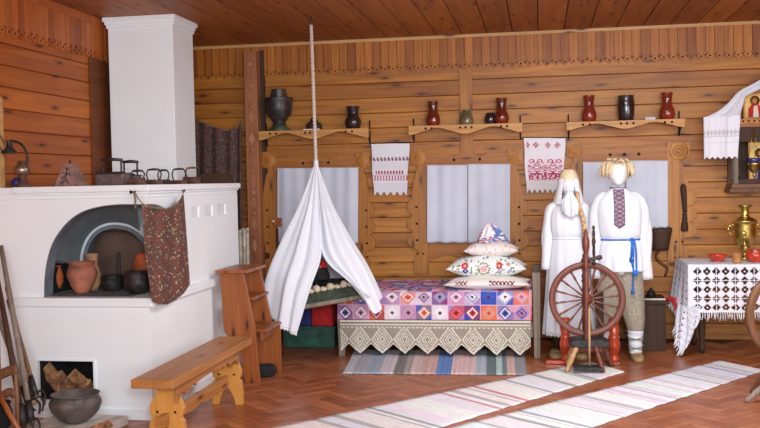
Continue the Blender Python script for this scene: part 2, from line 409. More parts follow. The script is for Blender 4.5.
# ------------------------------------------------------------------ windows with carved casings
def window(idx, cl, cr_, ct, cb, pl, pr, ybot, rtop, lobes=True, dots=True):
    """cl,cr_,ct,cb: pixel box of the curtain; pl,pr: outer/inner pixel columns of left and right casing boards"""
    Y = WY
    X = lambda px, py=200: P(px, py, Y=Y).x
    Z = lambda px, py: P(px, py, Y=Y).z
    root = bpy.data.objects.new('window_%d' % idx, None); sc.collection.objects.link(root)
    root.location = (X((cl+cr_)/2), Y, Z(cl, cb)); ROOTS[root.name] = Vector(root.location); root['kind'] = 'structure'
    x0, x1 = X(cl+1), X(cr_-1); z0, z1 = Z((cl+cr_)/2, cb-3), Z((cl+cr_)/2, ct+3)
    b = MB(); b.box((x0, Y-.012, z0), (x1, Y-.004, z1)); b.build('pane', 'pane', root)
    b = MB(); fw = .035
    b.box((x0-.01, Y-.022, z0-.01), (x0+fw, Y-.001, z1+.01)); b.box((x1-fw, Y-.022, z0-.01), (x1+.01, Y-.001, z1+.01))
    b.box((x0+fw, Y-.022, z0-.01), (x1-fw, Y-.001, z0+fw)); b.box((x0+fw, Y-.022, z1-fw), (x1-fw, Y-.001, z1+.01))
    xm = (x0+x1)/2; b.box((xm-.02, Y-.02, z0), (xm+.02, Y-.001, z1))
    b.build('window_frame', 'casing', root, bevel=.003)
    for side, (pa, pb) in ((-1, pl), (1, pr)):
        o_ = X(pa); i_ = X(pb)                               # outer, inner x
        zt = Z(pa, rtop-9); zb = Z(pa, ybot); zr = Z((pa+pb)/2, rtop)
        w = abs(i_-o_); pts = []
        N = 60
        for k in range(N+1):
            z = zt+(zb-zt)*k/N; q = k/N
            rel = (zt-z)/(zt-zb)
            if rel < .13: e = 0                               # square head
            elif rel < .17: e = -.42*w
            elif rel < .40: e = -.36*w + .30*w*math.sin((rel-.17)/.23*PI*.5)
            elif rel < .80: e = -.10*w+.38*w*abs(math.sin((rel-.40)/.40*PI*3))**.8
            elif rel < .86: e = -.42*w
            else: e = -.12*w
            pts.append((o_+side*e, z))
        poly = pts+[(i_, zb), (i_, zt)]
        b = MB(); b.prism(poly, 'Y', Y-.034, Y-.001)
        xc = (o_+i_)/2
        for rr, hh in ((.42, .006), (.27, .012), (.13, .018)):
            b.lathe([(w*rr, 0), (w*rr, hh), (w*rr*.8, hh+.003)], (xc, Y-.034, zr), (0, -1, 0), 20)
        for k in range(3):
            zz = zt-(zt-zb)*(.40+.40*(k+.5)/3)
            b.lathe([(.013, 0), (.013, .002)], (xc+side*w*.18, Y-.034, zz), (0, -1, 0), 10, 1)
        b.lathe([(.011, 0), (.011, .002)], (xc-.03, Y-.034, zb+.2), (0, -1, 0), 10, 1)
        b.lathe([(.011, 0), (.011, .002)], (xc+.03, Y-.034, zb+.2), (0, -1, 0), 10, 1)
        b.build('casing_board', ['casing', 'hole'], root, bevel=.002)
    # header with waved top
    ha, hb = X(pl[1]), X(pr[1]); zb = z1+.0; zt = Z((cl+cr_)/2, rtop-6)
    pts = []; N = 40
    for k in range(N+1):
        u = k/N; pts.append((ha+(hb-ha)*u, zt+.02*math.cos((u-.5)*PI*6)*(1 if abs(u-.5) < .34 else .2)-.02))
    poly = [(ha, zb)]+pts+[(hb, zb)]
    b = MB(); b.prism(poly, 'Y', Y-.03, Y-.001)
    for u in (.33, .5, .67) if idx == 3 else (.34, .66):
        b.lathe([(.016, 0), (.016, .002)], (ha+(hb-ha)*u, Y-.03, (zb+zt)/2), (0, -1, 0), 10, 1)
    b.build('header_board', ['casing_h', 'hole'], root, bevel=.002)
    # scrolled board under the sill
    zb = Z((cl+cr_)/2, cb+8)
    b = MB(); poly = [(ha, zb-.12), (ha, z0)]+[(hb, z0), (hb, zb-.12)]
    for k in range(21):
        u = k/20; poly.append((hb+(ha-hb)*u, zb-.12+.07*abs(math.sin(u*PI*2))))
    b.prism(poly, 'Y', Y-.02, Y-.001); b.build('apron_board', 'casing_h', root, bevel=.002)
    b = MB(); b.box((x0-.01, Y-.045, z0-.03), (x1+.01, Y-.001, z0-.008)); b.build('window_sill', 'casing_h', root, bevel=.003)
window(1, 277, 358, 168, 243, (263, 278), (371, 357), 276, 161)
window(2, 427, 510, 164, 242, (411.5, 428), (524, 508), 273, 158)
window(3, 583, 668, 161, 227, (567, 583), (690, 667), 262, 151)
# ------------------------------------------------------------------ curtains
def curtain(px0, px1, py0, py1, label, seed, Y=WY-.055, flare=0):
    a = P(px0, py0, Y=Y); c = P(px1, py0, Y=Y); d = P(px0, py1, Y=Y); e = P(px1, py1, Y=Y)
    def f(u, v):
        p = a.lerp(c, u).lerp(d.lerp(e, u), v)
        y = .006*math.sin(u*19+seed)+.006*math.sin(u*9+seed*2)+.008*nz(u*3, v*2, seed)
        return Vector((p.x, Y+y-.006*v, p.z+.004*math.sin(u*17+seed)*v))
    b = MB(); b.sheet(f, 50, 30)
    o = b.build('window_curtain', 'curtain', solid=.003)
    tag(o, label, 'curtain', 'short white cotton window curtains')
    r = MB(); r.tube([P(px0-1, py0+.6, Y=Y+.012), P(px1+1, py0+.6, Y=Y+.012)], .003, 8)
    r.build('curtain_rail', 'cotton', o)
curtain(277, 316, 168, 243, 'short white curtain left half behind the hanging cradle canopy', 1)
curtain(318.5, 358, 167.5, 243, 'short white curtain between the cradle canopy and the small embroidered towel', 2)
curtain(427, 467.3, 165, 242.5, 'short white curtain, left half of the middle window above the bed', 3)
curtain(468, 510, 164, 242.5, 'short white curtain behind the pillow stack, right half of middle window', 4)
curtain(583, 625, 162, 227, 'short white curtain partly hidden behind the straw-haired mannequin head', 5)
curtain(626, 668, 160.5, 228, 'short white curtain right of the straw-haired mannequin, by the dark flail', 6)
# ------------------------------------------------------------------ shelves
def shelf(px0, px1, py0, py1, h, holes, label, Y=WY):
    a = P(px0, py0, Y=Y-.22); c = P(px1, py1, Y=Y-.22); z = (a.z+c.z)/2; s = S((px0+px1)/2, py0, Y-.22)
    root = thing('wall_shelf', ((a.x+c.x)/2, Y, z), label, 'shelf', 'carved pine wall shelves')
    b = MB(); b.box((a.x, Y-.21, z-.022), (c.x, Y-.001, z)); b.build('shelf_board', 'shelf', root, bevel=.003)
    pts = [(a.x-.004, z+.003)]; N = 60
    for k in range(N+1):
        u = k/N; q = math.cos(u*PI*4); hh = h*s*(.62+.38*q*abs(q)**.3 if abs(q) > 1e-6 else .62)
        pts.append((a.x-.004+(c.x-a.x+.008)*u, z-hh))
    pts.append((c.x+.004, z+.003))
    b = MB(); b.prism(pts, 'Y', Y-.228, Y-.209)
    for px in holes:
        x = P(px, py0, Y=Y-.23).x; b.lathe([(.012, 0), (.012, .002)], (x, Y-.228, z-.026), (0, -1, 0), 10, 1)
    b.build('carved_front', ['shelf', 'hole'], root, bevel=.0015)
    for x in (a.x+.02, c.x-.02):
        b = MB(); b.tube(smooth_path([(x, Y-.01, z+.09), (x, Y-.02, z+.05), (x, Y-.005, z+.02), (x, Y-.006, z-.12), (x, Y-.02, z-.15)]), .007, 8)
        b.tube(smooth_path([(x, Y-.01, z-.13), (x, Y-.06, z-.10), (x, Y-.17, z-.035), (x, Y-.19, z-.022)]), .007, 8)
        b.build('bracket', 'hookm', root)
    return z
SZ1 = shelf(259, 368, 132, 128, 9, (270, 276, 305, 310, 345.5, 352), 'carved pine shelf above the left window holding dark metal vessels')
SZ2 = shelf(409, 522, 126.5, 123, 9, (425.5, 431.5, 460, 465.5, 471.5, 501, 507), 'carved pine shelf above the middle window holding three glazed jugs')
SZ3 = shelf(567, 684.5, 121.5, 120, 8, (583, 590, 621, 627, 633.5, 665, 672), 'carved pine shelf above the right window with red and dark jugs')
def pot(name, cx, Y, z, s, prof, mat, label, cat, group=None, n=28, parent=None, nobuild=False, sy=1.0):
    """prof in pixels (r,h); inner hollow added"""
    x = P(cx, 200, Y=Y); x = x.x if not isinstance(z, tuple) else x.x
    r_, h_ = prof[-1]; p = [(r*s, h*s) for r, h in prof]
    t = max(.004, .10*r_*s)
    p += [(max(r_*s-t*.5, .002), h_*s+.001), (max(r_*s-t, .002), h_*s-.003), (max(p[len(p)//2][0]-t*1.3, .002), h_*s*.5), (.002, .02)]
    b = MB(); b.lathe(p, (x, Y, z), n=n, sy=sy)
    o = b.build(name, mat, parent)
    if label: tag(o, label, cat, group)
    return o, x
def PX(px, py, Y): return P(px, py, Y=Y).x
Ys = WY-.115
def shelfpot(name, cx, cy, zs, prof, mat, label, cat, group=None):
    s = S(cx, cy, Ys); X = PX(cx, cy, Ys)
    r_, h_ = prof[-1]; p = [(r*s, h*s) for r, h in prof]; t = .006
    p += [(r_*s-t*.5, h_*s+.001), (r_*s-t, h_*s-.003), (max(p[len(p)//2][0]-t*2, .01), h_*s*.5), (.004, .02)]
    b = MB(); b.lathe(p, (X, Ys, zs+.0005), n=28); o = b.build(name, mat); tag(o, label, cat, group); return o, X, s
# left shelf
o, X, s = shelfpot('metal_urn', 279, 110, SZ1, [(11, 0), (11.5, 1.5), (7, 5), (6, 9), (8, 12), (12.5, 18), (13.5, 25), (13.5, 31), (14.5, 32.5), (14, 33.5), (7.5, 34), (7, 41), (7.3, 42)], 'pewter', 'large dark tarnished metal urn with narrow neck on the left shelf', 'urn')
b = MB(); b.lathe([(11*s, 0), (11.7*s, 1.5*s), (7.3*s, 5*s), (6.3*s, 8.6*s)], (X, Ys, SZ1+.0008), n=28); b.build('foot', 'patina', o)
o, X, s = shelfpot('oil_burner', 314, 122, SZ1, [(8.5, 0), (8.5, 1), (8, 6), (6.5, 7.5), (3, 8.5), (2.8, 12), (3.4, 12.5)], 'pewter', 'small squat dark metal burner on the left shelf behind the rope', 'burner')
b = MB(); b.box((P(303.5, 128, Y=Ys-.09).x, Ys-.105, SZ1+.0035), (P(320, 128, Y=Ys-.09).x, Ys-.085, SZ1+.012)); tag(b.build('paper_strip', 'cotton'), 'narrow white paper strip on the left shelf edge', 'paper')
shelfpot('clay_jug', 353, 115, SZ1, [(5, 0), (6.5, 1), (8.5, 6), (8.3, 9), (6, 13), (5.6, 18), (6.4, 22), (7.2, 22.8)], 'glaze_dk', 'black glazed round-bellied jug at right end of the left shelf', 'jug')
# middle shelf
shelfpot('clay_jug', 433, 111, SZ2, [(5, 0), (6, 1), (7.2, 5), (6.9, 9), (4.9, 14), (4.6, 19), (5.2, 24), (5.6, 24.8)], 'glaze_br', 'red-brown glazed milk jug on the middle shelf, left of the three', 'jug')
shelfpot('clay_jug', 466.5, 114, SZ2, [(6, 0), (6.8, 1), (7, 5), (6, 9), (3.8, 13), (3.6, 14.5), (4.2, 15.3)], 'glaze_gr', 'small olive grey narrow-necked bottle jug at centre of the middle shelf', 'jug')
shelfpot('clay_jug', 501.5, 109, SZ2, [(5, 0), (6, 1), (7.6, 5), (7.3, 9), (5, 14), (4.7, 20), (5.5, 25), (5.9, 26)], M['glaze_br'], 'dark-bellied brown milk jug on the middle shelf by the red cross-stitch towel', 'jug')
shelfpot('round_pot', 490, 109, SZ2, [(4, 0), (5, 1.2), (6, 5), (5.4, 9), (4, 11), (4.2, 12)], 'glaze_dk', 'small dark pot tucked behind the right jug on the middle shelf', 'pot')[0].location.y += .045
# right shelf
shelfpot('clay_jug', 589, 107, SZ3, [(5, 0), (6, 1), (7.4, 5), (7, 10), (4.9, 15), (4.6, 20), (5.4, 25.5), (6.2, 26.8)], 'glaze_red', 'red jug at the left end of the right shelf', 'jug')
shelfpot('clay_jar', 626, 107, SZ3, [(6, 0), (7, 1), (8, 7), (8.5, 14), (8.3, 20), (7.4, 23.5), (8, 25), (8.2, 25.6)], 'glaze_dk', 'dark wide-mouthed straight jar in the middle of the right shelf', 'jar')
shelfpot('clay_jug', 667, 107, SZ3, [(5, 0), (6.2, 1), (7.8, 5), (7.4, 10), (5, 15), (4.7, 20), (5.4, 26), (6.3, 27.4)], 'glaze_red', 'red jug at the right end of the right shelf', 'jug')
a = P(645, 118, Y=WY-.16); c = P(655, 118, Y=WY-.16)
b = MB(); b.hexa([(a.x, WY-.20, SZ3+.0005), (c.x, WY-.20, SZ3+.0005), (c.x, WY-.12, SZ3+.0005), (a.x, WY-.12, SZ3+.0005)], [(a.x, WY-.175, SZ3+.03), (c.x, WY-.175, SZ3+.03), (c.x, WY-.155, SZ3+.03), (a.x, WY-.155, SZ3+.03)])
tag(b.build('paper_card', 'cotton'), 'small white folded card on the right shelf', 'card')
# ================================================================== RUSSIAN STOVE
SX, SY, SB = -2.63, 5.94, 7.86
LZ = P(100, 297.5, Y=SY).z; LZ0 = P(100, 306.5, Y=SY).z; TZ = P(128, 185, Y=SY-.04).z
UZ = TZ-.09
def FX(px, py=300): return P(px, py, Y=SY).x
def FZ(px, py): return P(px, py, Y=SY).z
stove = thing('russian_stove', ((LX+SX)/2, 7.0, 0), 'white plastered masonry stove with arched hearth and square chimney', 'stove')
b = MB(); xa, xb = FX(38, 380), FX(94, 380); zb, zt = .12, FZ(70, 361)
b.box((LX+.001, SY, 0), (xa, SY+.5, LZ0)); b.box((xb, SY, 0), (SX, SY+.5, LZ0)); b.box((xa, SY, zt), (xb, SY+.5, LZ0)); b.box((xa, SY, 0), (xb, SY+.5, zb))
b.box((LX+.001, SY+.5, 0), (SX, SB, LZ0))
b.box((xa, SY+.47, zb), (xb, SY+.499, zt), 1); b.box((xa-.0, SY+.03, zb), (xa+.012, SY+.47, zt), 1); b.box((xb-.012, SY+.03, zb), (xb, SY+.47, zt), 1); b.box((xa, SY+.03, zt-.012), (xb, SY+.47, zt), 1); b.box((xa, SY+.03, zb), (xb, SY+.47, zb+.01), 1)  # near-black lining on the inner faces of the firewood niche
for q in ((xa-.02, SY-.008, zt), (xa-.02, SY-.008, zb)):
    pass
b.box((xa-.012, SY-.008, zt), (xb+.016, SY, zt+.014)); b.box((xb, SY-.008, zb), (xb+.016, SY, zt))
b.box((LX+.001, SY-.012, 0), (SX+.012, SB, .07))
b.build('lower_body', ['plaster', 'lining_black'], stove)
b = MB(); b.box((FX(14), SY-.035, LZ0), (SX+.035, SB, LZ)); b.box((LX+.001, SY, LZ0), (FX(14), SB, LZ)); b.build('hearth_ledge', 'plaster', stove, bevel=.006)
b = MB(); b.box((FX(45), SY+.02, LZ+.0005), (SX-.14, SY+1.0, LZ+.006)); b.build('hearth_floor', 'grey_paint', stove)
# front wall with the arch reaching the open corner
arch = [(44.5, 297), (44.8, 280), (47, 262), (52, 245), (60, 231), (71, 219), (84, 211), (100, 206.5), (116, 204.5), (128, 204.2)]
ap = [(FX(v.x, v.y), FZ(v.x, v.y)) for v in smooth_path([(x, y, 0) for x, y in arch], 5)]; ap[0] = (ap[0][0], LZ); az = FZ(133, 204.5)
T = .08
poly = [(LX+.001, LZ), (ap[0][0], LZ)]+ap[1:]+[(SX, az), (SX, UZ), (LX+.001, UZ)]
b = MB(); b.prism(poly, 'Y', SY, SY+T)
# side wall: quarter arch from the corner, then solid with three small niches
ye = P(183, 280, X=SX).y
sp = [(SY+T, az)]
for k in range(1, 9):
    a = k/8*PI/2; sp.append((SY+T+(ye-SY-T)*math.sin(a), LZ+(az-LZ)*math.cos(a)**.6 if k < 8 else LZ))
h = [(191.5, 199.5), (204.5, 213), (218, 226)]
ys = [(P(a_, 212, X=SX).y, P(c_, 212, X=SX).y) for a_, c_ in h]
hz0 = P(200, 217, X=SX).z; hz1 = P(200, 206, X=SX).z
ya = ys[0][0]-.04
b.prism(sp[:]+[(ya, LZ), (ya, UZ), (SY+T, UZ)], 'X', SX-.1, SX)
b.box((SX-.1, ya, LZ), (SX, SB, hz0)); b.box((SX-.1, ya, hz1), (SX, SB, UZ))
cuts = [ya]+[v for y2 in ys for v in y2]+[SB]
for k in range(0, len(cuts), 2): b.box((SX-.1, cuts[k], hz0), (SX, cuts[k+1], hz1))
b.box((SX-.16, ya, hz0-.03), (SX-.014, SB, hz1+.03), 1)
b.build('upper_body', ['plaster', 'plaster_b'], stove)
# arch soffit in blue grey paint
b = MB(); n_ = len(ap); o_ = [(x, z-.002) for i, (x, z) in enumerate(ap)]
vs_ = []
for x, z in o_: vs_ += [(x, SY-.001, z), (x, SY+T+.03, z)]
fs_ = [(2*i, 2*i+1, 2*i+3, 2*i+2) for i in range(n_-1)]
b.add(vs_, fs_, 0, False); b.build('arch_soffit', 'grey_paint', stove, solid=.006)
# hood between outer arch and oven face, oven face with its own arch
Y2 = 6.48
q = lambda x, y: (P(x, y, Y=Y2).x, P(x, y, Y=Y2).z)
inn = [(82.5, 294), (83, 262), (84.5, 250), (89, 239), (97, 230), (108, 225.5), (118, 224.8), (130, 227.5), (140, 234), (148, 245), (152, 262), (152, 294)]
ip = [q(v.x, v.y) for v in smooth_path([(x, y, 0) for x, y in inn], 5)]; ip[0] = (ip[0][0], LZ); ip[-1] = (ip[-1][0], LZ)
xr = SX-.1
b = MB(); poly = [(LX+.02, LZ)]+ip+[(max(xr, ip[-1][0]+.02), LZ), (max(xr, ip[-1][0]+.02), UZ), (LX+.02, UZ)]
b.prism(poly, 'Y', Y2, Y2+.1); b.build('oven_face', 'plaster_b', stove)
b = MB(); vs_ = []
cx_, cz_ = q(117, 262)
for x, z in ip: vs_ += [(x, Y2-.004, z), (x+(cx_-x)*.10, Y2-.004, z+(cz_-z)*.10 if z > cz_-.02 else z), (x+(cx_-x)*.02, Y2+.12, z)]
fs_ = []
for i in range(len(ip)-1):
    a_ = 3*i; fs_ += [(a_, a_+1, a_+4, a_+3), (a_+1, a_+2, a_+5, a_+4)]
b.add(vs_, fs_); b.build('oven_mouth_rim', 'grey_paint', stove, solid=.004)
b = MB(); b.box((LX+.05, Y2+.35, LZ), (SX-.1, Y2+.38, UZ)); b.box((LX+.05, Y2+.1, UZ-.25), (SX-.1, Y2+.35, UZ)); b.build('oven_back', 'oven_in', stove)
zs_ = P(75, 263, Y=Y2).z
va = [(FX(v.x, v.y), FZ(v.x, v.y)) for v in smooth_path([(45.5, 262, 0), (49, 245, 0), (57, 231, 0), (69, 218, 0), (84, 210, 0), (100, 205.5, 0), (116, 203.5, 0), (134, 203.3, 0)], 6)]
vb = [q(v.x, v.y) for v in smooth_path([(80, 264, 0), (82, 250, 0), (87, 238, 0), (95, 229, 0), (106, 223.5, 0), (118, 222.5, 0), (130, 225, 0), (140, 231, 0)], 6)]
b = MB(); vs_ = []; K_ = 8
for (x, z), (x2, z2_) in zip(va, vb):
    for k in range(K_+1):
        t = k/K_; t2 = math.sin(t*PI/2); vs_.append((x+(x2-x)*t, SY+T*.5+(Y2-.01-SY-T*.5)*t, z+(z2_-z)*(1-math.cos(t*PI/2))))
n2 = len(va); b.add(vs_, [(i*(K_+1)+k, i*(K_+1)+k+1, (i+1)*(K_+1)+k+1, (i+1)*(K_+1)+k) for i in range(n2-1) for k in range(K_)], 0, True)
b.build('hearth_vault', plain('shaded_hearth_plaster', (128, 138, 142), .85, var=.06, scale=4), stove)  # plaster coloured grey to carry the shade inside the hearth
b = MB(); b.box((LX+.03, SY+T+.001, LZ), (FX(40), Y2, zs_)); b.build('niche_side', 'lining_black', stove)  # near-black block at the left of the hearth
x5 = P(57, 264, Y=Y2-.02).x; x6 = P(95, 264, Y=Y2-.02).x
b = MB(); b.box((FX(40)+.001, Y2-.03, LZ+.006), (x6, Y2-.012, zs_)); b.build('black_panel', 'lining_black', stove)  # near-black panel behind the hearth pots
# top slab and cornice
b = MB(); b.box((LX+.001, SY, UZ), (SX, SB, TZ-.045)); b.box((LX+.001, SY, TZ-.045), (FX(18), SB, TZ-.002)); b.box((FX(18), SY-.03, TZ-.045), (SX+.03, SB+.01, TZ)); b.box((FX(20), SY-.015, TZ-.062), (SX+.015, SB, TZ-.045))
b.build('top_slab', 'plaster', stove, bevel=.006)
# chimney
CY = 7.55
ca = P(110.5, 120, Y=CY).x; cb_ = P(175, 120, Y=CY).x; cy2 = P(195, 120, X=cb_).y
b = MB(); b.box((ca, CY, TZ), (cb_, cy2, CH-.001)); b.box((ca, SB, 0), (cb_, cy2, TZ))
ctz = P(140, 24, Y=CY).z
for k, (e, z0) in enumerate(((.012, 2.955), (.022, 2.985), (.036, 3.012))): b.box((ca-e, CY-e, z0), (cb_+e, cy2+e, CH-.001))
b.build('chimney', 'plaster', stove, bevel=.005)
# ------------------------------------------------------------------ patterned cloth on the stove
def floral(base, spots, seed, sx=26, sy=40):
    rnd = random.Random(seed); cells = {}
    def f(u, v):
        i, j = int(u*sx), int(v*sy)
        k = (i, j)
        if k not in cells: cells[k] = (rnd.choice(spots), rnd.uniform(.3, .7), rnd.uniform(.3, .7), rnd.uniform(.18, .5))
        c, x, y, r = cells[k]
        d = math.hypot(u*sx-i-x, v*sy-j-y)
        if d < r*.45: return (204, 184, 158) if c[0] > 160 else c
        return c if d < r else base
    return f
HX = SX+.066
tl = [(142, 203), (150, 207), (160, 208.5), (170, 207.5), (178, 203), (183.5, 195)]
bl = [(152, 301), (158, 304), (167, 304.5), (176, 300), (184, 293), (190, 284)]
def lerp_list(L, u):
    t = u*(len(L)-1); i = min(int(t), len(L)-2); t -= i
    return L[i][0]*(1-t)+L[i+1][0]*t, L[i][1]*(1-t)+L[i+1][1]*t
def f(u, v):
    a = lerp_list(tl, u); c = lerp_list(bl, u); x = a[0]+(c[0]-a[0])*v; y = a[1]+(c[1]-a[1])*v
    x += (1-u)*3.2*math.sin(v*PI)*-1*0.5
    return P(x, y, X=HX+.012*math.sin(u*16+v*3)+.012*nz(u*3, v*3, 3))
b = MB(); b.sheet(f, 130, 250, floral((92, 70, 60), [(140, 56, 52), (150, 66, 58), (76, 60, 54), (176, 156, 130), (98, 84, 66), (120, 58, 52)], 3, 26, 50))
o = b.build('hanging_cloth', 'cloth_p', solid=.003); tag(o, 'small-flowered red and brown cloth hung on a cord on the stove corner', 'cloth')
b = MB(); a = P(134.5, 192, X=SX+.03); c = P(184, 190.5, X=SX+.03)
b.tube(smooth_path([a, P(142, 203, X=HX), P(152, 207.5, X=HX+.01), P(162, 208.8, X=HX+.01), P(172, 207, X=HX+.01), P(180, 200, X=HX), c]), .004, 6); b.build('cord', 'cord', o)
for p, s2 in ((a, 0), (c, 1)):
    b = MB(); b.lathe([(.012, 0), (.012, .01), (.006, .012), (.006, .03), (.011, .035)], (SX, p.y, p.z), (1, 0, 0), 10); b.build('hook', 'hookm', o)
b = MB(); b.tube([a, a+Vector((0.005, 0, -.05)), a+Vector((0, .004, -.11))], [.010, .008, .006], 6); b.build('tied_end', 'cord', o)
# ------------------------------------------------------------------ things in the hearth
Yh = 6.2
def hp(name, cx, Y, prof, mat, label, cat, zoff=.006):
    s = S(cx, 290, Y); o, X = pot(name, cx, Y, LZ+zoff, s, prof, mat, label, cat); return o, X, s
HG = None
hp('clay_pot', 52, 6.22, [(4, 0), (5, 1), (8.5, 10), (9, 16), (7, 22), (6, 24), (7, 26)], 'clay_o', 'orange clay pot at the far left of the stove hearth, half hidden by the jamb', 'pot')
hp('clay_pot', 79.5, 6.16, [(6, 0), (7.5, 1), (11, 7), (14.5, 16), (14.8, 21), (12.5, 26), (11.5, 28), (13.5, 31)], 'clay_p', 'large round pinkish clay pot in the stove hearth', 'pot')
hp('clay_jug', 90, 6.33, [(5, 0), (8, 6), (9, 16), (6, 24), (5, 29), (6.5, 35), (7, 36)], 'clay_t', 'tan clay jug standing behind the large pinkish pot', 'jug')
o, X, s = hp('iron_pan', 110, 6.30, [(8, 0), (9, 1), (10.5, 8), (11, 14), (11.5, 15)], 'iron', 'black iron saucepan with upright handle in the stove hearth', 'saucepan')
b = MB(); zt_ = P(115, 253, Y=6.34).z; b.box((X+.025, 6.335, LZ+.05), (X+.045, 6.35, zt_)); b.prism([(X+.01, zt_-.015), (X+.045, zt_-.002), (X+.045, zt_+.006), (X+.035, zt_+.006)], 'Y', 6.335, 6.35); b.build('handle', 'iron', o, bevel=.003)
hp('iron_pot', 135.5, 6.13, [(7, 0), (8, 1), (12.5, 5), (14.5, 11), (14, 15), (12, 19), (12.8, 21), (13, 22)], 'iron', 'round cast-iron pot at front of the stove hearth beside the flowered cloth', 'pot')
hp('clay_pot', 144, 6.42, [(6, 0), (8, 6), (12, 18), (13, 24), (10, 31), (9, 34), (10, 35)], 'clay_o', 'orange clay pot behind the cast-iron pot, next to the flowered cloth', 'pot')
hp('clay_pot', 146, 6.28, [(5, 0), (6, 1), (8, 8), (8, 13), (6, 17), (6.4, 18)], 'clay_o', 'small orange clay pot peeping out at the edge of the flowered cloth', 'pot')
# ------------------------------------------------------------------ on the stove top
def tp(px, py, Y): return P(px, py, Y=Y)
Yt = 6.0
s = S(22, 180, Yt); lx = tp(22.5, 180, Yt).x
lamp = thing('oil_lamp', (lx, Yt, TZ), 'old oil lamp with a curved dark arm at the left end of the stove top', 'lamp')
b = MB(); b.lathe([(8.5*s, 0), (8.5*s, 1.5*s), (5*s, 4*s), (3.5*s, 9*s), (5*s, 13*s)], (lx, Yt, TZ+.0005)); b.build('base', 'iron_br', lamp)
b = MB(); b.lathe([(5*s, 12.5*s), (8*s, 15*s), (8*s, 19*s), (5*s, 22*s), (4.5*s, 25*s), (3.5*s, 26*s)], (lx, Yt, TZ)); b.build('oil_font', 'silver', lamp)
b = MB(); b.tube(smooth_path([tp(27, 166, Yt), tp(27.5, 158, Yt), tp(25, 149, Yt), tp(20, 143.5, Yt), tp(13, 141, Yt), tp(8, 141.5, Yt)]), .009, 8); b.build('arm', 'iron', lamp)
x_ = tp(9.5, 150, Yt); b = MB(); b.lathe([(8*s, -4*s), (7.5*s, -3*s), (3*s, 2*s), (2.5*s, 8*s), (3*s, 9*s)], (x_.x, Yt, x_.z+.005)); b.build('hood', 'iron', lamp)
bx = tp(9, 182, 6.02); b = MB(); b.lathe([(.035, 0), (.045, .01), (.05, .04), (.035, .065), (.02, .07)], (bx.x+.01, 6.12, TZ+.0005)); tag(b.build('glass_inkwell', 'blueglass'), 'small dark blue glass vessel beside the old oil lamp', 'vessel')
# block with a carved mark
def quadpts(pts, Y): return [(tp(x, y, Y).x, tp(x, y, Y).z) for x, y in pts]
Ym = 6.2
p0 = tp(54, 187, Ym); p1 = tp(75.5, 187, Ym); t0 = tp(64, 164, Ym+.06); t1 = tp(73, 163.5, Ym+.06)
b = MB(); dy = .20
b.hexa([(p0.x, Ym, TZ+.0005), (p1.x, Ym, TZ+.0005), (p1.x+.005, Ym+dy, TZ+.0005), (p0.x+.005, Ym+dy, TZ+.0005)], [(t0.x, Ym+.05, t0.z), (t1.x, Ym+.05, t0.z), (t1.x, Ym+.12, t0.z), (t0.x, Ym+.12, t0.z)])
blk_o = b.build('pyramid_block', plain('mauve_brown_wood', (150, 116, 108), 0.75, var=.12, scale=20), bevel=.003); tag(blk_o, 'brownish wedge-shaped block with a carved mark on the stove top', 'block')
b = MB(); xm = (t0.x+t1.x)/2; b.lathe([(.006, 0), (.006, .012), (.010, .016), (.008, .026)], (xm, Ym+.085, t0.z), n=10); b.build('knob', 'handle', blk_o)
b = MB()
def onface(u, w):                                          # u across, w up on the sloping front
    z = TZ+(t0.z-TZ)*w; xl = p0.x+(t0.x-p0.x)*w; xr_ = p1.x+(t1.x-p1.x)*w
    return Vector((xl+(xr_-xl)*u, Ym+.05*w-.001, z))
for pts in ([(.5, .25), (.5, .85)], [(.25, .35), (.75, .62)], [(.25, .62), (.75, .5)], [(.38, .8), (.62, .72)], [(.45, .25), (.3, .12)], [(.55, .25), (.7, .1)]):
    b.tube([onface(*p) for p in pts], .0035, 6)
b.build('carved_mark', 'hole', blk_o)
# irons
def box_iron(xl, xr_, ytop, Y, hl, hr, hy, label):
    a = tp(xl, 184, Y).x; c = tp(xr_, 184, Y).x; z1 = tp((xl+xr_)/2, ytop, Y).z; root = thing('charcoal_iron', ((a+c)/2, Y, TZ), label, 'iron')
    b = MB(); b.prism([(a, Y), (c-.04, Y-.02), (c, Y+.05), (c-.04, Y+.12), (a, Y+.10)], 'Z', TZ+.0005, z1)
    b.build('iron_box', 'iron_gr', root, bevel=.003)
    b = MB(); b.prism([(a-.004, Y-.005), (c-.04, Y-.025), (c+.005, Y+.05), (c-.04, Y+.125), (a-.004, Y+.105)], 'Z', z1, z1+.008)
    for k in range(11):
        x = a+(c-a-.04)*k/10; b.box((x, Y-.02*k/10-.006, z1+.004), (x+.008, Y+.008, z1+.016))
    b.build('lid', 'iron', root)
    h1 = tp(hl, hy, Y+.05); h2 = tp(hr, hy, Y+.05); b = MB()
    b.tube(smooth_path([(h1.x, Y+.05, z1), (h1.x, Y+.05, h1.z-.01), (h1.x+.006, Y+.05, h1.z)]), .007, 8); b.build('handle_post', 'iron', root); b = MB()
    b.tube(smooth_path([(h2.x, Y+.05, z1), (h2.x, Y+.05, h2.z-.01), (h2.x-.006, Y+.05, h2.z)]), .007, 8); b.build('handle_post', 'iron', root)
    b = MB(); b.tube([(h1.x-.01, Y+.05, h1.z), ((h1.x+h2.x)/2, Y+.05, h1.z+.003), (h2.x+.01, Y+.05, h2.z)], [.010, .012, .010], 10); b.build('grip', 'handle', root)
box_iron(96, 129, 174, 6.12, 103, 121, 160, 'large grey charcoal iron with tall handle at left of the irons on the stove')
box_iron(118, 139, 176, 6.36, 124, 137, 162, 'charcoal iron with tall handle just behind the large grey one')
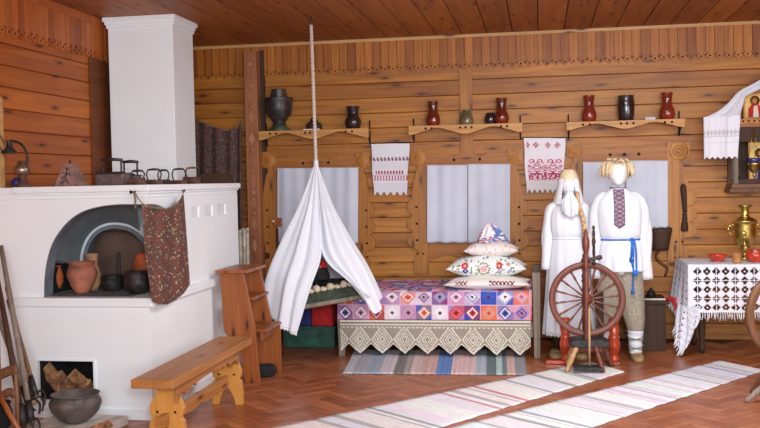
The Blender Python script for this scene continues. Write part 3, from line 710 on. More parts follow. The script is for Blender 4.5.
def sad_iron(cx, Y, w, h, hh, mat, label, grip='handle', loop=True, cat='iron'):
    s = S(cx, 180, Y); x = tp(cx, 180, Y).x; W = w*s/2; H = h*s; root = thing('flat_iron', (x, Y, TZ), label, cat, 'flat irons on the stove top')
    b = MB(); poly = [(x-W, Y-.05), (x+W*.5, Y-.05), (x+W, Y), (x+W*.5, Y+.05), (x-W, Y+.05)]
    b.prism(poly, 'Z', TZ+.0005, TZ+.012); b.prism([(x+(a-x)*.92, Y+(c-Y)*.9) for a, c in poly], 'Z', TZ+.012, TZ+H); b.build('sole', mat, root, bevel=.003)
    z0, z1 = TZ+H, TZ+hh*s; wl = W*.62; b = MB()
    b.tube(smooth_path([(x-wl, Y, z0-.002), (x-wl*1.25, Y, z0+(z1-z0)*.5), (x-wl, Y, z1-.006), (x-wl*.5, Y, z1)]), .0055, 8)
    b.tube(smooth_path([(x+wl, Y, z0-.002), (x+wl*1.25, Y, z0+(z1-z0)*.5), (x+wl, Y, z1-.006), (x+wl*.5, Y, z1)]), .0055, 8); b.build('handle_posts', 'iron', root)
    b = MB(); b.tube([(x-wl*.95, Y, z1-.001), (x, Y, z1+.002), (x+wl*.95, Y, z1-.001)], [.007, .009, .007], 8); b.build('grip', grip, root)
sad_iron(138, 6.10, 18, 7, 14, 'iron_br', 'low flat iron on the stove corner, directly right of the large charcoal iron')
sad_iron(154, 6.55, 20, 5, 15, 'iron_br', 'flat iron with arched loop handle, third from the left among the irons', )
sad_iron(163.5, 6.75, 15, 5, 14, 'iron', 'dark flat iron with heart-like loop handle in the middle of the row of irons')
sad_iron(179, 7.0, 18, 4, 15, 'iron_br', 'flat iron with tall loop handle in front of the right side of the chimney')
sad_iron(192.5, 7.3, 18, 7, 16, 'iron_br', 'flat iron with reddish-brown wooden grip at the right end of the irons', grip='stair')
a = tp(196, 180, 7.5); c = tp(233, 180, 7.7); b = MB()
b.hexa([(a.x, 7.45, TZ+.0005), (c.x, 7.45, TZ+.0005), (c.x, 7.75, TZ+.0005), (a.x, 7.75, TZ+.0005)], [(a.x+.06, 7.47, TZ+.085), (c.x-.02, 7.47, TZ+.085), (c.x-.02, 7.73, TZ+.085), (a.x+.06, 7.73, TZ+.085)])
b.box((c.x-.22, 7.46, TZ+.03), (c.x-.20, 7.468, TZ+.07)); tag(b.build('dark_wooden_box', 'darkwood', bevel=.006), 'low dark brown box at the back right of the stove top', 'box')
# a ledge board behind on the left wall side
# ------------------------------------------------------------------ firewood
rnd = random.Random(5)
logs = [((42, 364), (60, 396), 15, 0, 'large firewood log leaning at the left end of the stove niche'), ((56, 371), (68, 397), 10, .07, 'split log second from the left in the stove niche'),
        ((69, 371), (88, 396), 13, .0, 'split log leaning at the centre of the stove niche'), ((64, 376), (80, 398), 9, .12, 'split log at the back centre of the stove niche'),
        ((86, 379), (95, 398), 9, .05, 'short split log at the right edge of the stove niche'), ((56, 385), (74, 400), 9, -.03, 'split log lying low in front of the others in the stove niche')]
for (a, c, w_, dy, lab) in logs:
    Yl = SY+.09+dy; A = P(a[0]+2, a[1]+3, Y=Yl); C = P(c[0], c[1], Y=Yl+.06)
    if C.z < zb+.05: C.z = zb+.05
    d = (A-C).normalized(); s = S(60, 380, Yl); r = w_*s*.62
    e1 = d.orthogonal().normalized(); e2 = d.cross(e1)
    sec = [(1, 0), (.5, .8), (-.5, .75), (-.9, -.1), (-.1, -.9)]; sec = [(x*rnd.uniform(.8, 1.1), y*rnd.uniform(.8, 1.1)) for x, y in sec]
    vs_ = []
    for p, k in ((C, 1), (C.lerp(A, .5), 1.05), (A, 1)):
        vs_ += [p+(e1*x+e2*y)*r*.8*k for x, y in sec]
    b = MB(); N = 5
    b.add(vs_, [(i*N+k, i*N+(k+1) % N, (i+1)*N+(k+1) % N, (i+1)*N+k) for i in (0, 1) for k in range(N)], 0)
    b.f += [[0, 1, 2, 3, 4]]; b.mi += [0]; b.sm += [False]; b.col += [None]
    o = b.build('firewood_log', 'bark'); tag(o, lab, 'firewood', 'split logs in the stove niche')
    b2 = MB(); b2.add(vs_[10:15]+[v+d*.004 for v in vs_[10:15]], [(0, 1, 2, 3, 4), (9, 8, 7, 6, 5)]+[(k, 5+k, 5+(k+1) % 5, (k+1) % 5) for k in range(5)])
    b2.build('cut_end', 'cut', o)
# ------------------------------------------------------------------ cauldron on a pale slab
cY = 5.62; s = S(68, 420, cY); cx = P(68.5, 424, Y=cY).x
sa = P(48, 428, Z=.05); b = MB()
zc = P(68, 426, Y=cY-.1).z; zc = max(zc, .06)
b.prism([(cx-.26, cY-.22), (cx+.30, cY-.2), (cx+.33, cY+.20), (cx-.2, cY+.24)], 'Z', 0, zc-.002); tag(b.build('stone_slab', 'stone', bevel=.01), 'pale flat stone slab on the floor under the big cauldron', 'slab')
o, X = pot('iron_cauldron', 69, cY, zc-.001, s, [(9, 0), (11, 1), (17, 5), (23, 12), (25.5, 19), (25, 22), (22.5, 25.5), (22.8, 28), (24, 29)], 'cauld', 'large round cast-iron cauldron on the floor before the firewood niche', 'cauldron')
b = MB(); b.hexa([(P(96, 428, Y=5.5).x, 5.35, zc+.0), (P(107, 428, Y=5.5).x, 5.35, zc), (P(110, 428, Y=5.5).x, 5.55, zc), (P(99, 428, Y=5.5).x, 5.55, zc)], [(P(98, 428, Y=5.5).x, 5.38, zc+.03), (P(104, 428, Y=5.5).x, 5.38, zc+.05), (P(108, 428, Y=5.5).x, 5.52, zc+.05), (P(101, 428, Y=5.5).x, 5.52, zc+.03)])
tag(b.build('wood_chip', 'bark'), 'reddish chunk of wood on the slab right of the cauldron', 'wood')
# ------------------------------------------------------------------ oven forks and poles leaning at the left
def pole(top, bot, Yt_, Yb, r, mat, label, fork=None, name='oven_fork'):
    A = P(*top, Y=Yt_); C = P(*bot, Y=Yb)
    if C.z < .02: C.z = .02
    root = thing(name, (C.x, C.y, 0), label, 'oven fork' if fork else 'pole', 'hearth tools leaning by the stove')
    b = MB(); b.tube([C, C.lerp(A, .5)+Vector((.004, 0, 0)), A], [r, r*1.05, r*.9], 10); b.build('shaft', mat, root)
    if fork:
        d = (C-A).normalized(); e = d.cross(Vector((0, 1, 0))).normalized()
        b = MB(); b.tube([C-d*.16, C-d*.02], [r*1.35, r*1.5], 10)
        w_ = fork; K = C-d*.03
        pts = [K+e*w_*.35+d*.10, K+e*w_*.55+d*.05, K+e*w_*.4, K, K-e*w_*.4, K-e*w_*.55+d*.05, K-e*w_*.35+d*.10]
        lo = min(p.z for p in pts)
        if lo < .008: pts = [Vector((p.x, p.y, p.z+.008-lo)) for p in pts]
        b.tube(smooth_path(pts), .007, 8); b.build('iron_horns', 'iron', root)
pole((1, 246), (32, 425), 5.82, 5.42, .017, 'greywood', 'grey weathered long-handled oven fork, tallest of the poles at the stove', .10)
pole((7, 287), (34, 404), 5.84, 5.56, .016, 'palestick', 'pale wooden long-handled oven fork nearest to the firewood niche', .13)
pole((8, 300), (37, 398), 5.78, 5.5, .013, 'woodplain', 'thin brown pole between the pale and grey oven forks at the stove', .11)
pole((-6, 262), (24, 428), 5.72, 5.36, .018, 'darkwood', 'dark brown pole at the left edge beside the grey oven fork', .12)
pole((-8, 300), (30, 408), 5.9, 5.65, .016, 'greywood', 'grey pole behind the other oven forks at the left edge', .14)
# wooden frame chair at the very left edge
root = thing('low_wooden_chair', (P(2, 420, Y=5.2).x, 5.2, 0), 'orange-brown low wooden chair with curved back rail at the left edge', 'chair')
A = lambda x, y, Y=5.2: P(x, y, Y=Y)
def curved(pts, w_, th, name, mat='woodplain'):
    b = MB(); path = smooth_path([A(*p) for p in pts]); b.tube(path, th, 8, flat=.5, up=Vector((0, 0, 1))); b.build(name, mat, root, )
curved([(-25, 400), (-14, 383), (0, 375), (9, 371), (17, 369)], .03, .030, 'back_rail')
curved([(-24, 415), (-10, 402), (2, 396), (10, 392), (15, 396)], .03, .026, 'lower_rail')
b = MB(); b.tube([A(15, 367), A(17, 400), A(18, 440, 5.22)], .012, 8); b.build('leg', 'woodplain', root)
b = MB(); b.tube([A(-2, 392, 5.1), A(8, 411, 5.0), A(20, 432, 4.95)], .015, 8); b.build('slanting_stick', 'stair', root)
b = MB(); b.tube([A(-22, 375), A(-24, 410), A(-24, 445, 5.22)], .014, 8); b.build('leg', 'stair', root)
s = S(10, 425, 5.5); x_ = P(-4, 425, Y=5.6).x
b = MB(); b.lathe([(.07, 0), (.09, .02), (.11, .08), (.105, .12), (.09, .16), (.10, .18), (.085, .18), (.08, .1), (.01, .05)], (x_, 5.6, .001)); tag(b.build('iron_pot', 'blackcl'), 'black iron pot on the floor at the left edge behind the low chair', 'pot')
# ------------------------------------------------------------------ bench
BZ = .46
fl = P(131, 379, Z=BZ); fr = P(174, 381, Z=BZ); br = P(256, 338, Z=BZ); yb = br.y+.06
xl_, xr_ = -2.395, (fr.x+br.x)/2-.03
yf = (fl.y+fr.y)/2
root = thing('plank_bench', ((xl_+xr_)/2, (yf+yb)/2, 0), 'long honey-coloured wooden bench beside the white stove', 'bench')
b = MB(); b.box((xl_, yf, BZ-.055), (xr_, yb, BZ)); b.build('seat', 'bench', root, bevel=.005)
def bleg(y):
    xc = (xl_+xr_)/2; pr_ = [(.06, BZ-.056), (.065, BZ-.10), (.12, .29), (.145, .24), (.135, .2), (.115, .185), (.14, .165), (.15, .10), (.15, 0), (.085, 0), (.07, .05), (.035, .10), (0, .135)]
    poly = [(xc-a_*.76, z) for a_, z in pr_]+[(xc+a_*.76, z) for a_, z in pr_[::-1][1:]]
    b = MB(); b.prism(poly, 'Y', y, y+.045)
    for sx_ in (-1, 1): b.lathe([(.009, 0), (.009, .002)], (xc+sx_*.057, y, .22), (0, -1, 0), 10, 1)
    b.build('leg', ['benchleg', 'hole'], root, bevel=.003)
bleg(yf+.2); bleg(yb-.22)
b = MB(); pts = []
for k in range(61):
    u = k/60; e = .02 if .2 < u < .8 else .075
    y = yf+.16+(yb-yf-.36)*u; h = .05+.05*abs(2*u-1)**1.5+.018*math.cos(u*PI*14)*(abs(2*u-1) > .45)
    pts.append((y, BZ-.056-h))
poly = [(yf+.16, BZ-.056)]+pts+[(yb-.20, BZ-.056)]
b.prism(poly, 'X', xr_-.06, xr_-.04); b.build('apron', 'bench', root, bevel=.002)
b = MB(); pts = [(yf+.1, .16)]+[(yf+.1+(yb-yf-.25)*k/40, .15-.018*abs(math.sin(k/40*PI*4))) for k in range(41)]+[(yb-.15, .16)]
poly = [(yf+.1, .215), (yf+.1, .155)]+pts[1:-1]+[(yb-.15, .155), (yb-.15, .215)]
b.prism(poly, 'X', (xl_+xr_)/2-.018, (xl_+xr_)/2+.018); b.build('stretcher', 'bench', root, bevel=.002)
# ------------------------------------------------------------------ step stool by the stove
root = thing('step_stool', (-2.25, 7.4, 0), 'orange-brown wooden step stool with treads between stove and cradle', 'step stool')
Ya, Yb = 7.12, 7.57
def xs(px, py, Y): return P(px, py, Y=Y)
tz = P(240, 270, Y=7.1).z; xL = SX+.05
for Y in (Ya, Yb):
    dx = xs(220, 275, Ya).x; w1 = xs(243, 275, Ya).x-dx; bx1 = xs(243, 380, Ya).x; w2 = xs(260, 382, Ya).x-bx1
    poly = [(dx, tz-.026), (dx+w1, tz-.026), (xs(252, 323, Ya).x+.02, .46), (bx1+w2, 0), (bx1+.02, 0), (bx1-.02, .25), (dx+.02, .42)]
    b = MB(); b.prism(poly, 'Y', Y, Y+.03); b.build('side_board', 'stair', root, bevel=.003)
b = MB(); b.box((xL+.01, Ya-.04, tz-.026), (dx+w1+.045, Yb+.03, tz)); b.build('top_board', 'stair', root, bevel=.005)
z2 = P(257, 298, Y=Ya).z; z3 = P(268, 326, Y=Ya+.2).z; z4 = .2
for z, x_0, x_1 in ((z2, dx+.06, xs(260, 298, Ya+.2).x), (z3, dx+.12, xs(275, 326, Ya+.25).x)):
    b = MB(); b.box((x_0, Ya+.03, z-.022), (x_1, Yb, z)); b.build('tread', 'stair', root, bevel=.003)
x_1 = xs(274, 326, Ya+.25).x
b = MB(); b.box((x_1-.26, Yb-.02, 0), (x_1, Yb+.005, z3-.022)); b.build('side_board', 'stair', root, bevel=.003)
b = MB(); b.box((x_1-.05, Ya+.02, z3-.09), (x_1-.03, Yb-.02, z3-.022)); b.build('rail', 'stair', root, bevel=.003)
b = MB(); b.lathe([(.075, 0), (.085, .01), (.09, .06), (.08, .09), (.07, .09), (.05, .02)], (xs(265, 372, 7.4).x, 7.4, .001)); tag(b.build('dark_bowl', 'blackcl'), 'small dark bowl on the floor under the step stool', 'bowl')
# ================================================================== behind the stove
Y = WY-.30
a = [(196, 120), (206, 124), (216, 128), (228, 130), (238, 127), (241, 121)]
c = [(198, 275), (206, 275), (216, 275), (228, 275), (238, 275), (244, 275)]
def f(u, v):
    p = lerp_list(a, u); q_ = lerp_list(c, u); return P(p[0]+(q_[0]-p[0])*v, p[1]+(q_[1]-p[1])*v, Y=Y+.02*math.sin(u*26)+.015*nz(u*5, v*2, 1))
b = MB(); b.sheet(f, 90, 260, floral((86, 68, 64), [(112, 62, 62), (124, 70, 68), (62, 52, 52), (128, 112, 98), (76, 70, 60)], 9, 30, 86))
o = tag(b.build('dark_floral_drape', 'cloth_p', solid=.003), 'dark small-flowered drape hanging between the chimney and the carved post', 'drape')
b = MB(); b.tube(smooth_path([P(195, 119, Y=Y), P(206, 124, Y=Y), P(217, 128.5, Y=Y), P(229, 130.5, Y=Y), P(239, 127, Y=Y), P(245, 119, Y=Y+.1)]), .006, 6); b.build('cord', 'cord', o)
Y = 8.9; b = MB()
for px in (240.5, 244.5):
    x = P(px, 250, Y=Y).x; zt = P(px, 231, Y=Y).z
    b.tube(smooth_path([(x, Y, .12), (x, Y, .5), (x, Y, zt-.05), (x, Y+.01, zt-.012), (x, Y+.05, zt), (x, Y+.09, zt-.012), (x, Y+.10, zt-.06), (x, Y+.10, .12)], 5), .019, 12)
x = P(242.5, 250, Y=Y).x
b.tube([(x-.05, Y+.05, .13), (x+.05, Y+.05, .13)], .022, 10); b.tube([(x, Y+.05, .13), (x, Y+.05, 0)], .02, 8)
tag(b.build('heating_radiator', 'radi'), 'narrow cream enamelled radiator between the stove and carved post', 'radiator')
# slanting wooden board behind the canopy and the knobbed distaff
Y = 8.75
p = [P(279, 253, Y=Y), P(284, 257, Y=Y), P(272, 298, Y=Y), P(264, 330, Y=Y), P(262, 300, Y=Y)]
b = MB(); b.prism([(v.x, v.z) for v in p[:3]]+[(p[2].x, 0), (p[3].x, 0), (p[4].x, p[4].z)], 'Y', Y, Y+.03)
tag(b.build('leaning_board', 'stair', bevel=.003), 'orange-brown board leaning at the wall behind the step stool', 'board')
root = thing('distaff', (P(277, 260, Y=8.9).x, 8.9, 0), 'dark upright distaff with a wooden block head under the left window', 'distaff')
x = P(277, 225, Y=8.9).x; b = MB()
b.tube([(x, 8.9, 0), (x, 8.9, P(277, 250, Y=8.9).z), (x, 8.9, P(277, 228, Y=8.9).z)], [.022, .018, .012], 10); b.build('pole', 'darkwood', root)
z = P(278, 222, Y=8.9).z; b = MB(); b.box((x-.02, 8.87, z-.045), (x+.045, 8.93, z+.04)); b.build('head_block', 'stair', root, bevel=.006)
b = MB(); b.ball((P(274, 222, Y=8.88).x, 8.86, z+.01), .012); b.build('bead', 'lace_w', root)
# ------------------------------------------------------------------ painted chest behind the cradle
Y = 8.72; xa = P(283, 330, Y=Y).x; xb = P(334.5, 330, Y=Y).x; z1 = P(310, 318, Y=Y).z-.0; zt = P(310, 300, Y=Y).z
root = thing('painted_chest', ((xa+xb)/2, Y+.25, 0), 'dark green painted chest standing below the cradle', 'chest')
zs = P(310, 326, Y=Y).z
b = MB(); b.box((xa, Y, .0), (xb, Y+.5, zs)); b.build('chest_body', 'greenp', root, bevel=.006)
b = MB(); b.box((xa-.01, Y-.02, zs-.02), (xb+.01, Y+.52, zs+.0)); b.build('lid', 'greenp', root, bevel=.004)
def strip(xp0, xp1, mat, lab, nm):
    x0, x1 = P(xp0, 320, Y=Y).x, P(xp1, 320, Y=Y).x; b = MB(); b.box((x0, Y-.03, zs+.001), (x1, Y+.4, zt-.0)); tag(b.build(nm, mat, bevel=.015), lab, 'cloth')
strip(300, 311.5, 'bluef', 'folded dark blue cloth on the green chest under the cradle', 'folded_cloth')
strip(312, 333.5, 'redf', 'folded bright red cloth on the green chest under the cradle', 'folded_cloth')
# ------------------------------------------------------------------ bed
BY0, BY1 = 8.30, 9.2
lx0 = P(337.5, 340, Y=BY0).x; lx1 = P(541, 340, Y=BY0).x
QZ = P(430, 292, Y=BY0+.02).z; HZ = P(430, 319.5, Y=BY0).z
bed = thing('wooden_bed', ((lx0+lx1)/2, (BY0+BY1)/2, 0), 'grey weathered wooden bed with lace valance under the patchwork quilt', 'bed')
for x, zt in ((lx0, HZ+.03), (lx1-.07, P(536, 273, Y=BY0).z)):
    for y in (BY0, BY1-.07):
        b = MB(); b.hexa([(x+.008, y+.008, 0), (x+.062, y+.008, 0), (x+.062, y+.062, 0), (x+.008, y+.062, 0)], [(x, y, zt), (x+.07, y, zt), (x+.07, y+.07, zt), (x, y+.07, zt)])
        b.build('leg', 'greywood', bed, bevel=.004)
b = MB(); b.box((lx0+.07, BY0+.02, HZ-.16), (lx1-.07, BY0+.055, HZ-.02)); b.build('side_rail', 'greywood', bed, bevel=.004)
b = MB(); b.box((lx1-.055, BY0+.07, QZ-.05), (lx1-.02, BY1-.07, P(536, 283, Y=BY0).z)); b.build('head_board', 'greywood', bed, bevel=.004)
b = MB(); b.box((lx0+.02, BY0+.07, HZ-.16), (lx0+.05, BY1-.07, HZ)); b.build('end_rail', 'greywood', bed, bevel=.004)
b = MB(); b.box((lx0+.075, BY0+.06, HZ-.08), (lx1-.08, BY1-.0, QZ-.03)); b.build('mattress', 'linen', bed, bevel=.03)
# lace valance: grey net with light diamonds
Yl = BY0-.02; L0 = P(340, 322, Y=Yl).x; L1 = P(530.5, 322, Y=Yl).x; zt = P(430, 320.5, Y=Yl).z; zv = P(430, 344.5, Y=Yl).z; zp = P(430, 354.5, Y=Yl).z
pitch = 22.9*S(430, 340, Yl); ph = PX(450, 340, Yl)          # a diamond centre
zc = P(450, 340, Y=Yl).z; hw = pitch/2; ztop = zt
def lacecol(u, v):
    x = L0+(L1-L0)*u; z = zt+(zp-zt)*v
    t_ = abs(((x-ph)/pitch+.5) % 1-.5)*2                      # 0 at centre, 1 between
    lim = zp+(zv-zp)*t_
    if z < lim: return None
    W_, G, D = (226, 219, 204), (166, 156, 142), (120, 108, 96)
    dz = (zt-z)/(zt-zp)
    if dz < .05: return W_
    if dz < .10: return G if int(x/.012) % 2 else D
    if dz < .15: return W_
    if dz < .20: return G
    if dz < .23: return W_ if int(x/.02) % 2 else G
    r = t_*hw/hw+abs(z-zc)/(abs(zp-zc)*1.02)
    if z < lim+.012: return W_
    if .84 < r < .98: return W_
    if .60 < r < .74: return W_ if int((x+z)/.009) % 2 else (190, 182, 168)
    if .38 < r < .50: return W_
    if .16 < r < .28: return W_
    if r < .98: return D if int(x/.008+z/.008) % 2 else G
    return G if (int(x/.009)+int(z/.009)) % 2 else (148, 138, 126)
def f(u, v): return Vector((L0+(L1-L0)*u, Yl+.006*math.sin(u*60)*v+.012*v*v, zt+(zp-zt)*v))
b = MB(); b.sheet(f, 300, 56, lacecol)
b.build('lace_valance', 'cloth_p', bed)
# patchwork quilt
cell = .145; pal = [(206, 52, 48), (232, 96, 60), (58, 88, 176), (176, 132, 170), (222, 120, 130), (236, 226, 230), (92, 60, 120), (208, 172, 180), (150, 44, 60), (116, 150, 196), (200, 150, 170), (226, 140, 92)]
bgs = [(226, 210, 226), (52, 76, 176), (206, 150, 190), (216, 60, 64), (220, 190, 214), (170, 130, 184), (74, 96, 184), (222, 160, 184), (228, 112, 84), (150, 60, 120)]
rnd = random.Random(21); cells = {}
QX0, QX1 = lx0+.01, lx1-.075
Hf = QZ-HZ; Dp = BY1-BY0
def quiltcol(u, v):
    x = (QX1-QX0)*u; s_ = v*(Hf+Dp)
    i, j = int(x/cell), int((s_+.01)/cell); k = (i, j)
    if k not in cells: cells[k] = [rnd.choice(bgs), rnd.choice(pal), rnd.choice(pal+[(240, 236, 240)]*5), rnd.choice([(60, 30, 44), (110, 30, 40), (40, 40, 84), (200, 60, 60)])]
    c_ = cells[k]; px_ = (x/cell) % 1-.5; py_ = ((s_+.01)/cell) % 1-.5
    if max(abs(px_), abs(py_)) > .485: return (206, 186, 206)
    d = abs(px_)+abs(py_)
    if d < .12: return c_[3]
    if d < .25: return c_[1]
    if d < .36: return c_[2]
    if d < .50: return tuple((a_*2+b_)//3 for a_, b_ in zip(c_[1], c_[0]))
    if (px_*py_ > 0) == ((i+j) % 2 == 0): return c_[0]
    return tuple(int(a_*.55+b_*.45) for a_, b_ in zip(c_[0], c_[1]))
def f(u, v):
    s_ = v*(Hf+Dp); x = QX0+(QX1-QX0)*u; n_ = .010*nz(x*5, s_*6, 2)+.006*nz(x*14, s_*14, 5)
    if s_ < Hf-.05: return Vector((x, BY0-.015-.012*nz(x*5, s_*4, 7), HZ+s_))
    if s_ < Hf+.05:
        t = (s_-Hf+.05)/.10*PI/2; return Vector((x, BY0-.015+.05*(1-math.cos(t)), QZ-.05+.05*math.sin(t)+n_*.5))
    return Vector((x, BY0+.035+(s_-Hf-.05), QZ+n_+.012))
b = MB(); b.sheet(f, 250, 150, quiltcol)
o = tag(b.build('patchwork_quilt', 'cloth_p', solid=.012), 'bright patchwork quilt of diamond squares spread on the bed', 'quilt')
# pillows: cushion with pointed corners lying on the stack
def pillow(px0, px1, z0, h, y0, y1, colf, label, sag=0, twist=0):
    x0, x1 = PX(px0, 270, y0), PX(px1, 270, y0); cx, cy = (x0+x1)/2, (y0+y1)/2; w2, d2 = (x1-x0)/2, (y1-y0)/2
    N, Mv = 70, 50
    def pt(u, v, sgn):
        a_ = 2*u-1; c_ = math.sin((v-.5)*PI)
        pin = 1-.10*(1-a_*a_)*abs(c_)**3; pin2 = 1-.10*(1-c_*c_)*abs(a_)**3
        e = max(0, (1-abs(a_)**2.4))**.62*max(0, (1-abs(c_)**2.4))**.62
        X_ = a_*w2*pin2; Y_ = c_*d2*pin
        ct, st = math.cos(twist), math.sin(twist)
        wr = .010*nz(a_*3, c_*3, h*30)*e
        zz = h*.46+sgn*e*h*(.54 if sgn > 0 else .46)+wr+sag*a_
        return Vector((cx+X_*ct-Y_*st, cy+X_*st+Y_*ct, z0+zz))
    def cw(u, v, s): return colf(2*u-1, s*2*v/.75, s, w2, h)
    b = MB(); b.sheet(lambda u, v: pt(u, v, 1), N, Mv, lambda u, v: cw(u, v, 1)); b.sheet(lambda u, v: pt(u, v, -1), N, Mv, lambda u, v: cw(u, v, -1))
    return tag(b.build('pillow', 'cloth_p'), label, 'pillow', 'stacked pillows on the bed')
Wh = (238, 234, 232)
def side_d(a, c): return a
def dots(lst, a, c):
    for (x, y, r, col_) in lst:
        if ((a-x)/r[0])**2+((c-y)/r[1])**2 < 1: return col_
    return None
PZ = QZ+.022
def c1(a, w_, s, W2, h):
    x = a*W2; z = w_*h*.5
    if -.02 < z-.012 < .022 and (.05 < a < .62 or -.72 < a < -.42):
        t = (x/.035) % 1
        if abs(abs(t-.5)*2-abs(z-.012)/.02) < .38: return (122, 44, 58)
    return (238, 232, 226)
FL_ = [(-.19, .030, .030, (208, 54, 62)), (-.185, -.022, .026, (44, 92, 180)), (.12, .028, .030, (206, 64, 66)), (.125, -.02, .018, (150, 176, 220)), (-.25, .0, .016, (216, 120, 110)), (.20, .045, .018, (206, 120, 110)), (.22, -.02, .016, (130, 160, 214))]
def c2(a, w_, s, W2, h):
    x = a*W2; z = w_*h*.5; r_ = math.hypot(x+.02, z*1.15)
    if abs(w_) < 1.3:
        ang = math.atan2(z, x+.02)
        if r_ < .034: return (226, 170, 176)
        if .046 < r_ < .060: return (98, 116, 110) if math.sin(ang*12) > -.3 else (226, 214, 170)
        for (fx, fz, R_, cc) in FL_:
            d = math.hypot(x-fx, z-fz)
            if d < R_: return cc if d > R_*.35 else (240, 210, 190)
        if -.30 < x < .28 and nz(x*42, z*42, 4) > .30: return (92, 150, 126)
    return (236, 240, 238)
def c3(a, w_, s, W2, h): return (226, 180, 186) if nz(a*W2*60, w_*h*30, 6) > .30 else (238, 230, 226)
y0, y1 = 8.45, 9.0
h1 = 26*S(480, 280, 8.5)*.66
def up(px0, px1, pyb, pyt, Y, colf, lab, depth, z0, sag=0, tw=0):
    h = P((px0+px1)/2, pyt, Y=Y).z-z0; return pillow(px0, px1, z0, h, Y-depth/2, Y+depth/2, colf, lab, sag, tw), z0+h
# heights are read off the photograph, each resting on the one below
o1, zz = up(442, 531, 293, 275, 8.50, c1, 'wide white pillow with dark red embroidered border, bottom of the stack', .48, PZ-.012)
o2, zz2 = up(445, 527, 279, 255, 8.60, c2, 'plump white pillow embroidered with green and red flowers, second from bottom', .46, zz-.03)
o3, zz3 = up(463, 519, 257, 241, 8.64, c3, 'small white pillow with faint pink sprigs, third in the stack', .36, zz2-.022)
# crumpled flowered kerchief on top
s = S(490, 235, 8.7); kx = PX(490, 235, 8.7); kz = zz3-.015; kh = P(490, 223, Y=8.7).z-kz
def kc(u, v):
    n_ = nz(u*11+2, v*7, 3)-.25*math.cos(u*2*PI)*min(1, v*1.3)
    if v < .75 and abs((u % 1)-.75) < .11: return (240, 238, 240)
    if n_ > .26: return (206, 84, 96)
    if n_ < -.22: return (92, 120, 186)
    if abs(n_) < .09: return (236, 232, 234)
    return (216, 150, 160) if nz(u*14, v*14, 9) > 0 else (130, 150, 190)
def f(u, v):
    a = u*2*PI; r = v**.7; k = 1+.18*math.sin(a*3+1)+.1*math.sin(a*7)
    zz_ = (1-v)**.9*(1+.22*math.sin(a*4)*r)
    return Vector((kx-.01+(.115+.035*max(0, math.cos(a))**6)*r*k*math.cos(a), 8.66+.10*r*k*math.sin(a), kz+.004+kh*zz_*(1-.0*r)))
b = MB(); b.sheet(f, 80, 40, kc); tag(b.build('flowered_kerchief', 'cloth_p'), 'crumpled red, blue and white flowered kerchief on top of the pillows', 'kerchief')
# ------------------------------------------------------------------ cradle under a canopy
KY = 7.97
hook = P(311, 19, Y=KY); KX = hook.x
root = thing('hanging_cradle', (KX, KY, .5), 'dark green hanging cradle with fleece edge inside the white canopy', 'cradle')
apex = P(316, 163, Y=KY)
b = MB(); b.tube(smooth_path([(KX, KY, CH), (KX, KY, CH-.03), (KX-.018, KY, CH-.05), (KX-.012, KY, CH-.075), (KX+.015, KY, CH-.07), (KX+.02, KY, CH-.05)]), .006, 8); b.build('ceiling_hook', 'iron', root)
b = MB(); NN = 60
top_ = Vector((KX, KY, CH-.072))
for k in range(2):
    pts = []
    for i in range(161):
        t = i/160; a = t*120+k*PI; p = top_.lerp(apex, t); pts.append(p+Vector((.007*math.cos(a), .007*math.sin(a), 0)))
    b.tube(pts, .010, 6)
b.build('rope', 'rope', root)
FLp, FRp = P(303, 309, Y=7.72), P(371, 297, Y=7.82)
BLp, BRp = FLp+Vector((.06, .36, .02)), FRp+Vector((-.06, .36, .02)); BLp.z = FLp.z; BRp.z = FRp.z
up_ = Vector((0, 0, 1))
def rail(a_, c_, h, t, nm, mat, dz=0):
    d = (c_-a_).normalized(); nrm = d.cross(up_).normalized()*t/2; b = MB()
    b.hexa([a_-nrm+up_*dz, c_-nrm+up_*dz, c_+nrm+up_*dz, a_+nrm+up_*dz], [a_-nrm+up_*(dz+h), c_-nrm+up_*(dz+h), c_+nrm+up_*(dz+h), a_+nrm+up_*(dz+h)]); b.build(nm, mat, root, bevel=.004)
for a_, c_ in ((FLp, FRp), (BLp, BRp), (FLp, BLp), (FRp, BRp)): rail(a_, c_, .035, .03, 'frame_rail', 'greywood')
hcl = .115
ctr = (FLp+FRp+BLp+BRp)/4
for a_, c_ in ((FLp, FRp), (BLp, BRp), (FLp, BLp), (FRp, BRp)):
    def f(u, v, a_=a_, c_=c_):
        p = a_.lerp(c_, u); q_ = p.lerp(ctr, .10*v); bulge = (1-v)*0
        return Vector((q_.x, q_.y, p.z+.03+(hcl)*v+.012*math.sin(u*24)*v))
    b = MB(); b.sheet(f, 30, 8); b.build('cloth_side', 'greencl', root, solid=.012)
b = MB(); b.add([FLp, FRp, BRp, BLp], [(0, 1, 2, 3)]); b.build('cradle_bottom', 'greencl', root, solid=.012)
b = MB(); n_ = 9
fa, fb = FLp.lerp(ctr, .10), FRp.lerp(ctr, .10)
for i in range(n_):
    p = fa.lerp(fb, (i+.5)/n_); b.ball((p.x, p.y, p.z+.03+hcl-.005+.01*(i % 2)), (.034, .03, .020+.012*(i % 2)), nz=.35, seed=i, fr=5)
b.build('fleece_edge', 'fleece', root)
b = MB(); b.ball((ctr.x, ctr.y+.03, ctr.z+.15), (.28, .14, .04), nz=.3, fr=3); b.build('bedding', 'blackcl', root)
for p in (FLp.lerp(ctr, .2), FRp.lerp(ctr, .35), BLp.lerp(ctr, .2), BRp.lerp(ctr, .35)):
    b = MB(); b.tube([p+up_*.02, apex-up_*.05], .005, 6); b.build('hanging_cord', 'cord', root)
